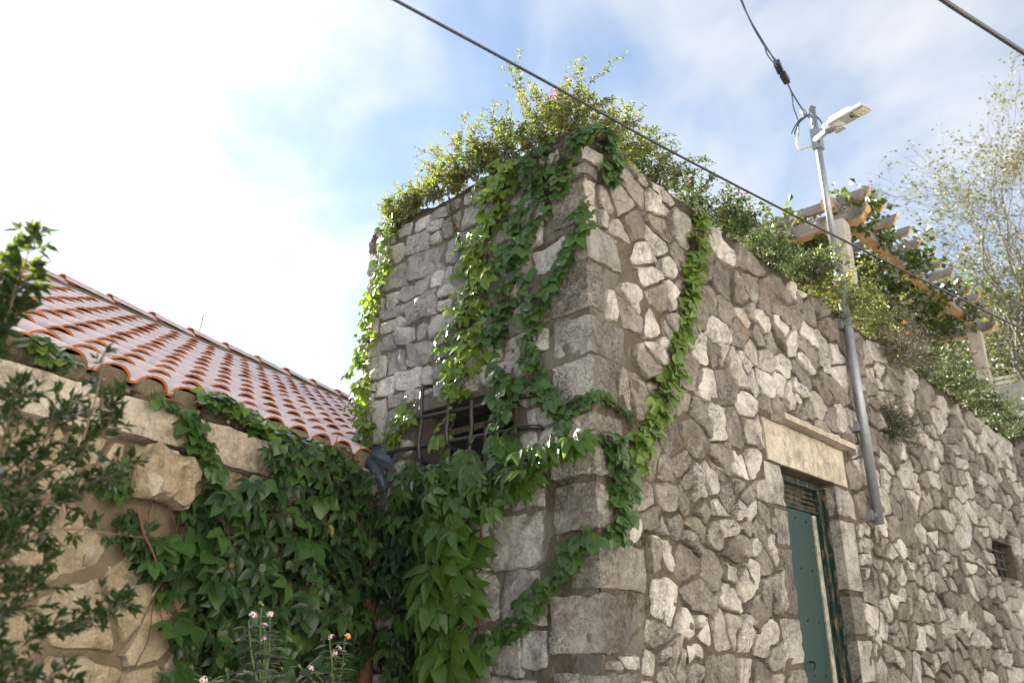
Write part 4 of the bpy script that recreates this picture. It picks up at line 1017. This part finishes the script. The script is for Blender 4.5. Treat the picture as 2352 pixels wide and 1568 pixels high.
plant('lantana plant with yellow and magenta flower heads near the downpipe', [((760, 1610), (757, 1468), ('pink',)), ((770, 1610), (772, 1500), ('yellow', 'yellow')), ((765, 1610), (792, 1465), ('orange',)), ((755, 1610), (710, 1533), ('pink',)), ((740, 1610), (685, 1527), ('bud',))], 402)
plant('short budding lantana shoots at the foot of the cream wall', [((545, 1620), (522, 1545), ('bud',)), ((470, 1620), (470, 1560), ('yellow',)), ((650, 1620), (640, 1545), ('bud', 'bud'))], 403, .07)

# ---------------------------------------------------------------- foreground bush at the left edge
def bush(label, branches, dist, seed, leafL, per, mat=L_BUSH, name='leafy_bush'):
    r = random.Random(seed); P = lambda x, y, d: at(x, y, d)
    b0 = P(-160, 1900, dist); t = thing(name, label, 'bush', b0, 'foreground bush at the left edge'); st = MB(); fo = MB()
    for br in branches:
        pts = bez([P(x, y, dist + dd) for x, y, dd in br[0]], 6); n = len(pts); st.tube(pts, [.0035 - .0025 * i / n for i in range(n)], 5, 0, False)
        L = sum((b - a).length for a, b in zip(pts[:-1], pts[1:])); k_ = int(L / br[1]) if len(br) > 1 else int(L / per); tw = br[2] if len(br) > 2 else .09
        for k in range(k_):
            f = (k + r.random()) / k_; i = min(n - 2, int(f * (n - 1))); c = pts[i].lerp(pts[i + 1], f * (n - 1) - i); ax = (pts[i + 1] - pts[i]).normalized()
            d = (ax * .5 + rv(r, 1.0) + UPV * .25).normalized(); q = c + d * tw * r.uniform(.2, 1.0); st.tube([c, c.lerp(q, .5) + rv(r, .006), q], [.002, .0016, .001], 3, 0, False)
            for _ in range(r.randint(5, 9)):
                e = c.lerp(q, r.uniform(.25, 1)); quad_leaf(fo, e, d * .7 + rv(r, .8), UPV * .6 + rv(r, .8), leafL * r.uniform(.6, 1.25), .36)
            for _ in range(3): quad_leaf(fo, q, d + rv(r, .6), UPV * .6 + rv(r, .8), leafL * r.uniform(.6, 1.1), .36)
    st.build('stems', M_TWIG, t, True); o = fo.build('foliage', mat, t, False); o['kind'] = 'stuff'
bush('blurred dark leafy bush in the left foreground before the cream wall', [
    ([(-140, 1700, 0), (-60, 1450, 0), (10, 1250, .0), (60, 1100, .05), (110, 1000, .1), (150, 930, .1)], .010, .13),
    ([(-120, 1500, 0), (-30, 1250, 0), (60, 1120, .1), (160, 1040, .2), (240, 990, .25), (262, 940, .25)], .012, .10),
    ([(-100, 1400, .1), (20, 1230, .1), (120, 1160, .2), (200, 1110, .3), (300, 1075, .35)], .012, .10),
    ([(-60, 1350, .1), (80, 1230, .1), (180, 1215, .2), (260, 1225, .25), (335, 1235, .3)], .030, .055),
    ([(-60, 1350, .1), (40, 1220, .1), (110, 1240, .15), (130, 1290, .2)], .030, .05),
    ([(-140, 1700, 0), (-20, 1560, .1), (70, 1470, .2), (170, 1440, .25), (240, 1405, .3), (295, 1378, .3)], .012, .085),
    ([(-140, 1650, 0), (-50, 1480, 0), (20, 1400, .1), (60, 1330, .1)], .012, .11),
    ([(-140, 1700, 0), (0, 1600, 0), (80, 1570, .1), (160, 1580, .1)], .012, .1),
    ([(-120, 1300, 0), (-40, 1130, 0), (10, 1000, 0), (30, 900, .1)], .010, .13)], 2.65, 501, .040, .02)
bush('sunlit yellow-green sprig of the bush against the white sky', [
    ([(-120, 1050, 0), (-50, 880, 0), (0, 770, 0), (30, 690, .0), (55, 620, .0), (72, 545, 0)], .020, .085),
    ([(-100, 1000, 0), (-50, 800, .1), (-20, 690, .1), (5, 620, .1)], .018, .10),
    ([(-60, 900, 0), (-10, 790, 0), (40, 720, .05), (90, 640, .05)], .030, .06)], 2.65, 502, .052, .02, name='bush_sprig')
bush('thin young shoot with a red tip before the eave tiles', [([(190, 1010, 0), (215, 930, 0), (232, 860, 0), (240, 815, 0)], .045, .03)], 2.6, 503, .030, .03, name='bush_sprig')

# ---------------------------------------------------------------- lamp post with cables
lp = thing('street_lamp', 'galvanised street lamp pole fixed to the wall with an LED head', 'street lamp', RW.p(3.995, GROUND))
pb, pt = RW.p(3.99, .985, .10), RW.p(3.985, 5.36, .10)
m = MB(); m.tube([pb, pb.lerp(pt, .62)], .044, 16); m.build('lower_pole', M_GALV, lp, True)
m = MB(); m.tube([pb.lerp(pt, .619), pt], .033, 16); m.build('pole', M_GALV, lp, True)
m = MB(); m.tube([pt - UPV * .001, pt + UPV * .012], [.043, .03], 16); m.build('pole_cap', M_GALV, lp, True)
for z in (1.06, 1.86, 2.86):
    m = MB(); c = RW.p(3.955, z, .035); m.box(c, RW.d * .05, RW.n * .045, UPV * .045); m.box(RW.p(3.985, z, .09), RW.d * .056, RW.n * .02, UPV * .02)
    o = m.build('wall_bracket', M_GALV, lp)
# arm and head: the head points to the right in the picture, tilted up
az = pt - UPV * .40
ha, hb = at(1909, 290, 8.62), at(1992, 243, 8.45)
adir = (hb - ha).normalized()
m = MB(); m.tube([az - adir * .03, ha + adir * .05], .032, 14); m.build('arm', M_GALV, lp, True)
m = MB(); m.box(az - UPV * .0, RW.d * .047, RW.n * .047, UPV * .12); m.build('arm_clamp', M_GALV, lp)
hs = adir.cross(UPV).normalized(); hu = hs.cross(adir).normalized()
if hu.z < 0: hu = -hu
HL = (hb - ha).length
head = link('lamp_head', None, lp)
def hbox(name, c, lx, ly, lz, mat, bev=.012):
    m = MB(); m.box(ha + adir * c[0] + hs * c[1] + hu * c[2], adir * lx, hs * ly, hu * lz); o = m.build(name, mat, None, False, origin=lp.location); o.parent = head
    b = o.modifiers.new('bevel', 'BEVEL'); b.width = bev; b.segments = 2; return o
hbox('housing', (HL * .5, 0, 0), HL * .50, .08, .022, M_LAMP)
hbox('housing_top', (HL * .34, 0, .045), HL * .30, .06, .02, M_LAMPBACK)
hbox('mounting_collar', (-.01, 0, 0), .05, .05, .045, M_GALV)
hbox('hinge', (.05, -.06, -.03), .06, .035, .022, M_LAMP)
hbox('lens_frame', (HL * .82, 0, -.0215), HL * .165, .068, .006, M_GALV, .003)
for i in range(8):
    for j in range(4):
        m = MB(); c = ha + adir * (HL * .70 + HL * .26 * (i + .5) / 8) + hs * ((j - 1.5) * .028) - hu * .028
        m.tube([c, c - hu * .006, c - hu * .010], [.013, .012, .006], 6); o = m.build('led_lens', M_LED, None, True, origin=lp.location); o.parent = head
hbox('nameplate', (HL * .17, -.01, -.023), .05, .05, .0015, M_WHITE, .0005)
for dx, dy in ((.285, .02), (.30, -.012), (.268, -.006)): hbox('printed_mark', (HL * (dx + .30), dy, -.0232), .012, .012, .0015, M_PRINT, .0005)
cab = thing('service_cable', 'dark twin cable with black clamps running down from the sky to the lamp pole', 'cable', pt)
DP = pt.length
def cp(x, y, d=0.0): return at(x, y, DP + d)
def cable(name, pts, rad, mat, th, n=6):
    m = MB(); m.tube(bez(pts, n), rad, 6); return m.build(name, mat, th, True)
A_ = [cp(1690, -25, -2.2), cp(1722, 45, -1.6), cp(1755, 100, -1.1), cp(1783, 145, -.6)]
cable('cable', A_, .008, M_CABLE2, cab); cable('cable', [a + Vector((.016 * math.sin(i * 2.3 + 1), 0, .010 * math.cos(i * 1.7))) for i, a in enumerate(A_)], .007, M_CABLE2, cab)
cable('loose_wire', [cp(1755, 100, -1.1), cp(1762, 125, -.9), cp(1783, 152, -.6)], .007, M_CABLE2, cab)
for (a, b) in (((1783, 143), (1793, 165)), ((1797, 170), (1808, 188))):
    m = MB(); p, q = cp(*a, -.5), cp(*b, -.4); e = (q - p).normalized(); s = e.cross(UPV).normalized(); m.box((p + q) / 2, e * (q - p).length / 2, s * .03, s.cross(e) * .03); o = m.build('cable_clamp', M_CABLE, cab)
cable('cable', [cp(1806, 186, -.4), cp(1820, 215, -.2), cp(1843, 252, 0)], .009, M_CABLE2, cab)
cable('loose_wire', [cp(1808, 190, -.35), cp(1818, 215, -.2), cp(1822, 245, -.1), cp(1832, 275, -.06), cp(1834, 300, -.06), cp(1831, 320, -.06)], .007, M_CABLE2, cab)
m = MB(); p, q = cp(1843, 252, 0), cp(1852, 268, 0); m.tube([p, q], .025, 8); m.build('anchor_clamp', M_GALV, cab, True)
cable('loose_wire', [cp(1853, 266, -.05), cp(1866, 262, -.05), cp(1882, 275, -.05), cp(1890, 290, -.05), cp(1884, 300, -.05), cp(1874, 290, -.05), cp(1866, 276, -.05), cp(1853, 266, -.05)], .009, M_CABLE2, cab)
cable('loose_wire', [cp(1853, 266, -.06), cp(1838, 275, -.07), cp(1826, 290, -.07), cp(1817, 308, -.07)], .008, M_CABLE2, cab)
cable('loose_wire', [cp(1852, 268, -.06), cp(1836, 282, -.08), cp(1828, 298, -.08), cp(1824, 314, -.08)], .008, M_CABLE2, cab)
cable('cream_wire', [cp(1831, 318, -.07), cp(1832, 335, -.08), cp(1840, 343, -.09), cp(1858, 338, -.1), cp(1872, 336, -.08), cp(1888, 343, -.05), cp(1892, 347, -.04), cp(1884, 342, -.05), cp(1874, 333, -.06), cp(1871, 322, -.06)], .011, M_CABLE3, cab)
w1 = thing('overhead_wire', 'thick black overhead wire crossing before the tower top', 'wire', at(910, 0, 3.0))
cable('wire', [at(700, -112, 2.7), at(910, 2, 3.0), at(1250, 186, 3.4), at(1540, 347, 3.9), at(1890, 528, 4.7), at(2352, 757, 6.2), at(2600, 868, 7.4)], .006, M_CABLE, w1, 10)
w2 = thing('overhead_wire', 'short piece of black wire across the upper right corner', 'wire', at(2170, 0, 3.6))
cable('wire', [at(2040, -92, 3.3), at(2168, 2, 3.6), at(2260, 62, 3.9), at(2352, 122, 4.2), at(2480, 205, 4.7)], .011, M_CABLE, w2, 8)

# ---------------------------------------------------------------- pergola on the terrace
SL = .067                                                    # the terrace climbs gently to the right
pg = thing('pergola', 'wooden pergola with stone posts and overhanging slats above the wall', 'pergola', RW.p(5.1, TOP, -.2))
def pz(u, z): return z + SL * (u - 5.1)
def PP(u, z, off): return RW.p(u, pz(u, z), off)
def beam(name, p, q, wd, ht, parent, nose=0.0, notch=1):
    """squared timber from p to q: weathered flanks, honey underside, shaped outer end at q"""
    e = (q - p); L = e.length; e = e / L; s = e.cross(UPV).normalized(); u_ = s.cross(e); h = ht / 2
    prof = [(0, -h), (L - nose, -h)]
    if nose > 0:
        for k in range(1, 7 * notch + 1):
            f = k / (7 * notch); a = (f * notch) % 1; prof.append((L - nose + nose * f - .0, -h + ht * .80 * f + .22 * ht / notch * math.sin(a * math.pi) * -1))
    prof += [(L, h), (0, h)]; n = len(prof); V = []; 
    for sd in (-1, 1):
        for x, z in prof: V.append((x, sd * wd / 2, z))
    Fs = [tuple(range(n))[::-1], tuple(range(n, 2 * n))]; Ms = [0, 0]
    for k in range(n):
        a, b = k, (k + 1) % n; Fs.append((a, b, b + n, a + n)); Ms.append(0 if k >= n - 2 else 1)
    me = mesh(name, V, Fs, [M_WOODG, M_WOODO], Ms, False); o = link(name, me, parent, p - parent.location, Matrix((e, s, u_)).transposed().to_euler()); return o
for u in (5.13, 11.2):
    me = block_mesh(.19, .19, pz(u, 4.53) - TOP + .1, M_POST, r1, .008, .12, .08, 'post'); zc = (pz(u, 4.53) + TOP - .1) / 2
    link('post', me, pg, RW.p(u, zc, -.2) - pg.location, (0, 0, RW.ang))
    me = block_mesh(.205, .205, .20, M_POST, r1, .006, .08, .08, 'post_head'); link('post_head', me, pg, RW.p(u, pz(u, 4.44), -.2) - pg.location, (0, 0, RW.ang))
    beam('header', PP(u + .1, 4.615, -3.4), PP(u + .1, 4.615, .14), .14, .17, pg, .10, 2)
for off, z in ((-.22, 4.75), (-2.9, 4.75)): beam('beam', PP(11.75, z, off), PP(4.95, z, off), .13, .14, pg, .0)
nr = 13
for k in range(nr):
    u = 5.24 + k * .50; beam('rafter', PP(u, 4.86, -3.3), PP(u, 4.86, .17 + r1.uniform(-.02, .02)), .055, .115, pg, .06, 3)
def leaf_cloud(label, name, cat, boxes, n, leafL, mat, seed, group=None, hang=.35, root=None, wd=.8):
    """leaves gathered round wandering shoots inside a set of blobs (centre, radii)"""
    r = random.Random(seed); t = thing(name, label, cat, root or boxes[0][0], group); fo = MB(); st = MB()
    for c, rad, share in boxes:
        k = int(n * share); clumps = [c + Vector((r.gauss(0, .5) * rad[0], r.gauss(0, .5) * rad[1], r.gauss(0, .5) * rad[2])) for _ in range(max(3, k // 28))]
        for q in clumps:
            st.tube([c.lerp(q, .3), c.lerp(q, .7) + rv(r, .05), q], [.008, .005, .003], 4, 0, False); cr = r.uniform(.5, 1.2) * leafL * 1.7
            for _ in range(28): 
                p = q + Vector((r.gauss(0, cr), r.gauss(0, cr), r.gauss(0, cr * .8)))
                quad_leaf(fo, p, rv(r, 1) - UPV * hang, UPV * .7 + rv(r, .8), leafL * r.uniform(.6, 1.3), wd)
    st.build('stems', M_TWIG, t, True); o = fo.build('foliage', mat, t, False); o['kind'] = 'stuff'; return t
bx_ = []
_pr = random.Random(77)
for k in range(44):
    u = 5.3 + 6.4 * (k // 2 + _pr.random()) / 22; off = -.60 - .70 * (k % 2) - .65 * _pr.random(); bx_.append((PP(u, 4.76, off), Vector((.45, .34, .08)), 1 / 46))
for u, off in ((5.35, -.06), (5.6, -.02), (7.3, -.02), (7.6, -.05), (9.2, -.05), (10.6, -.05), (6.4, -.1)): bx_.append((PP(u, 4.83, off), Vector((.13, .08, .14)), 1 / 150))
leaf_cloud('climbing vine with broad leaves filling the pergola roof', 'climbing_vine', 'vine', bx_, 24000, .09, L_GRAPE, 601, None, .6, PP(5.2, 4.9, -.6))

# ---------------------------------------------------------------- trees and bits behind
def tree(label, name, base, limbs, seed, twig, leaves, leafL, mat, group, bark=M_BARK, trunk=.16, lev=3):
    """limbs: world targets the main limbs reach for; finer twigs branch off along them"""
    r = random.Random(seed); t = thing(name, label, 'tree', base, group); st = MB(); fo = MB(); tips = []
    fork = base + UPV * 1.2; tk = MB(); tk.tube(bez([base, base + UPV * .6 + rv(r, .08), fork], 4), [trunk, trunk * .98, trunk * .96, trunk * .94, trunk * .92, trunk * .9, trunk * .88, trunk * .86, trunk * .84], 10); tk.build('trunk', bark, t, True)
    def br(P, Q, rad, lv):
        n = 8; D_ = Q - P; L = D_.length; pts = [P]
        for k in range(1, n + 1): pts.append(P + D_ * (k / n) + rv(r, .035 * L) * (1 if k < n else .5) + UPV * .06 * L * math.sin(k / n * 3.1))
        st.tube(pts, [max(.003, rad * .7 * (1 - .85 * k / n)) for k in range(n + 1)], 5 if lv > 1 else 3, 0, False)
        if lv == 0:
            tips.append((pts[-1], D_.normalized())); tips.append((pts[5], D_.normalized())); return
        for _ in range({3: 8, 2: 6, 1: 5}[lv]):
            i = r.randint(2, n); d = (D_.normalized() + rv(r, .95)).normalized(); br(pts[i], pts[i] + d * L * r.uniform(.26, .5), rad * (1 - .8 * i / n) * .6 + .0015, lv - 1)
        br(pts[-1], pts[-1] + (D_.normalized() + rv(r, .4)) * L * .3, rad * .25, 0)
    for q in limbs: br(fork, q, trunk * .42, lev)
    for p, d in tips:
        if r.random() > twig: continue
        for _ in range(r.randint(1, leaves)):
            quad_leaf(fo, p + rv(r, leafL * 2.2), rv(r, 1) - UPV * .3, UPV * .5 + rv(r, .9), leafL * r.uniform(.6, 1.3), .6)
    o = st.build('branches', bark, t, True); o['kind'] = 'stuff'; o = fo.build('foliage', mat, t, False); o['kind'] = 'stuff'; return t
tb = at(2480, 1150, 19.0); tb.z = TOP - .1
tree('tall half-bare tree with pale branches and sparse leaves at right', 'bare_tree', tb, [at(x, y, d) for x, y, d in ((2230, 500, 17), (2290, 470, 18), (2370, 450, 18), (2230, 600, 17), (2230, 520, 19), (2300, 470, 19), (2190, 660, 18), (2290, 640, 20), (2420, 420, 19), (2340, 560, 17), (2260, 760, 19))], 701, .55, 4, .07, L_TREE, 'trees behind the pergola', M_BARK, .17, 3)
def leafy(label, cx, cy, d, blobs, n, leafL, seed, mat=L_TREEG):
    r = random.Random(seed); c = at(cx, cy, d); base = Vector((c.x, c.y, TOP - .1)); t = thing('green_tree', label, 'tree', base, 'trees behind the pergola')
    tk = MB(); tk.tube([base, base + UPV * .8, c - UPV * .2], [.11, .095, .05], 8); tk.build('trunk', M_BARK, t, True)
    fo = MB(); st = MB()
    for x, y, dd, rad, share in blobs:
        q0 = at(x, y, d + dd); st.tube([c - UPV * .4, c.lerp(q0, .5), q0], [.035, .02, .008], 5, 0, False)
        for _ in range(int(n * share / 22)):
            q = q0 + Vector((r.gauss(0, rad * .55), r.gauss(0, rad * .55), r.gauss(0, rad * .5))); st.tube([q0.lerp(q, .4), q], [.008, .003], 3, 0, False)
            for _ in range(22): quad_leaf(fo, q + rv(r, leafL * 3.0), rv(r, 1) - UPV * .4, UPV * .5 + rv(r, .9), leafL * r.uniform(.6, 1.3), .55)
    o = st.build('branches', M_BARK, t, True); o['kind'] = 'stuff'; o = fo.build('foliage', mat, t, False); o['kind'] = 'stuff'
leafy('bright green leafy tree at the right edge behind the far post', 2310, 800, 21, ((2330, 720, 0, .9, .2), (2290, 780, 1, .8, .2), (2345, 820, 0, .8, .2), (2310, 860, 1, .7, .2), (2370, 760, 0, 1.0, .2)), 11000, .11, 711)
leafy('pale green tree seen under the pergola between its posts', 2190, 870, 22, ((2150, 850, 0, .7, .25), (2200, 830, 1, .6, .2), (2225, 890, 0, .6, .25), (2170, 910, 0, .6, .2), (2120, 820, 0, .5, .1)), 5000, .11, 712)
fp = thing('far_pergola', 'white slatted canopy with a brown beam at the right edge behind', 'canopy', at(2345, 905, 19))
c0 = at(2352, 858, 19)
for k in range(5):
    m = MB(); c = c0 - UPV * .06 * k + RW.d * .28 * k * .5; m.box(c, RW.n * .62, RW.d * .06, UPV * .02); m.build('slat', M_WHITE, fp)
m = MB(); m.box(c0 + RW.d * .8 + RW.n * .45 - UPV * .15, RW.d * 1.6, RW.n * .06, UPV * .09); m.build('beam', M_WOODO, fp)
m = MB(); m.box(c0 + RW.d * .4 + RW.n * .45 - UPV * .95, RW.d * .07, RW.n * .07, UPV * .75); m.build('post', M_WHITE, fp)
lw2 = thing('low_wall', 'grey concrete block wall at the right edge beyond the shrubs', 'wall', at(2335, 1010, 16))
me = block_mesh(1.6, 1.1, 1.1, M_CONC, r1, .02, .15, .1, 'block'); link('block', me, lw2, at(2352, 978, 16) - lw2.location, (0, 0, RW.ang))
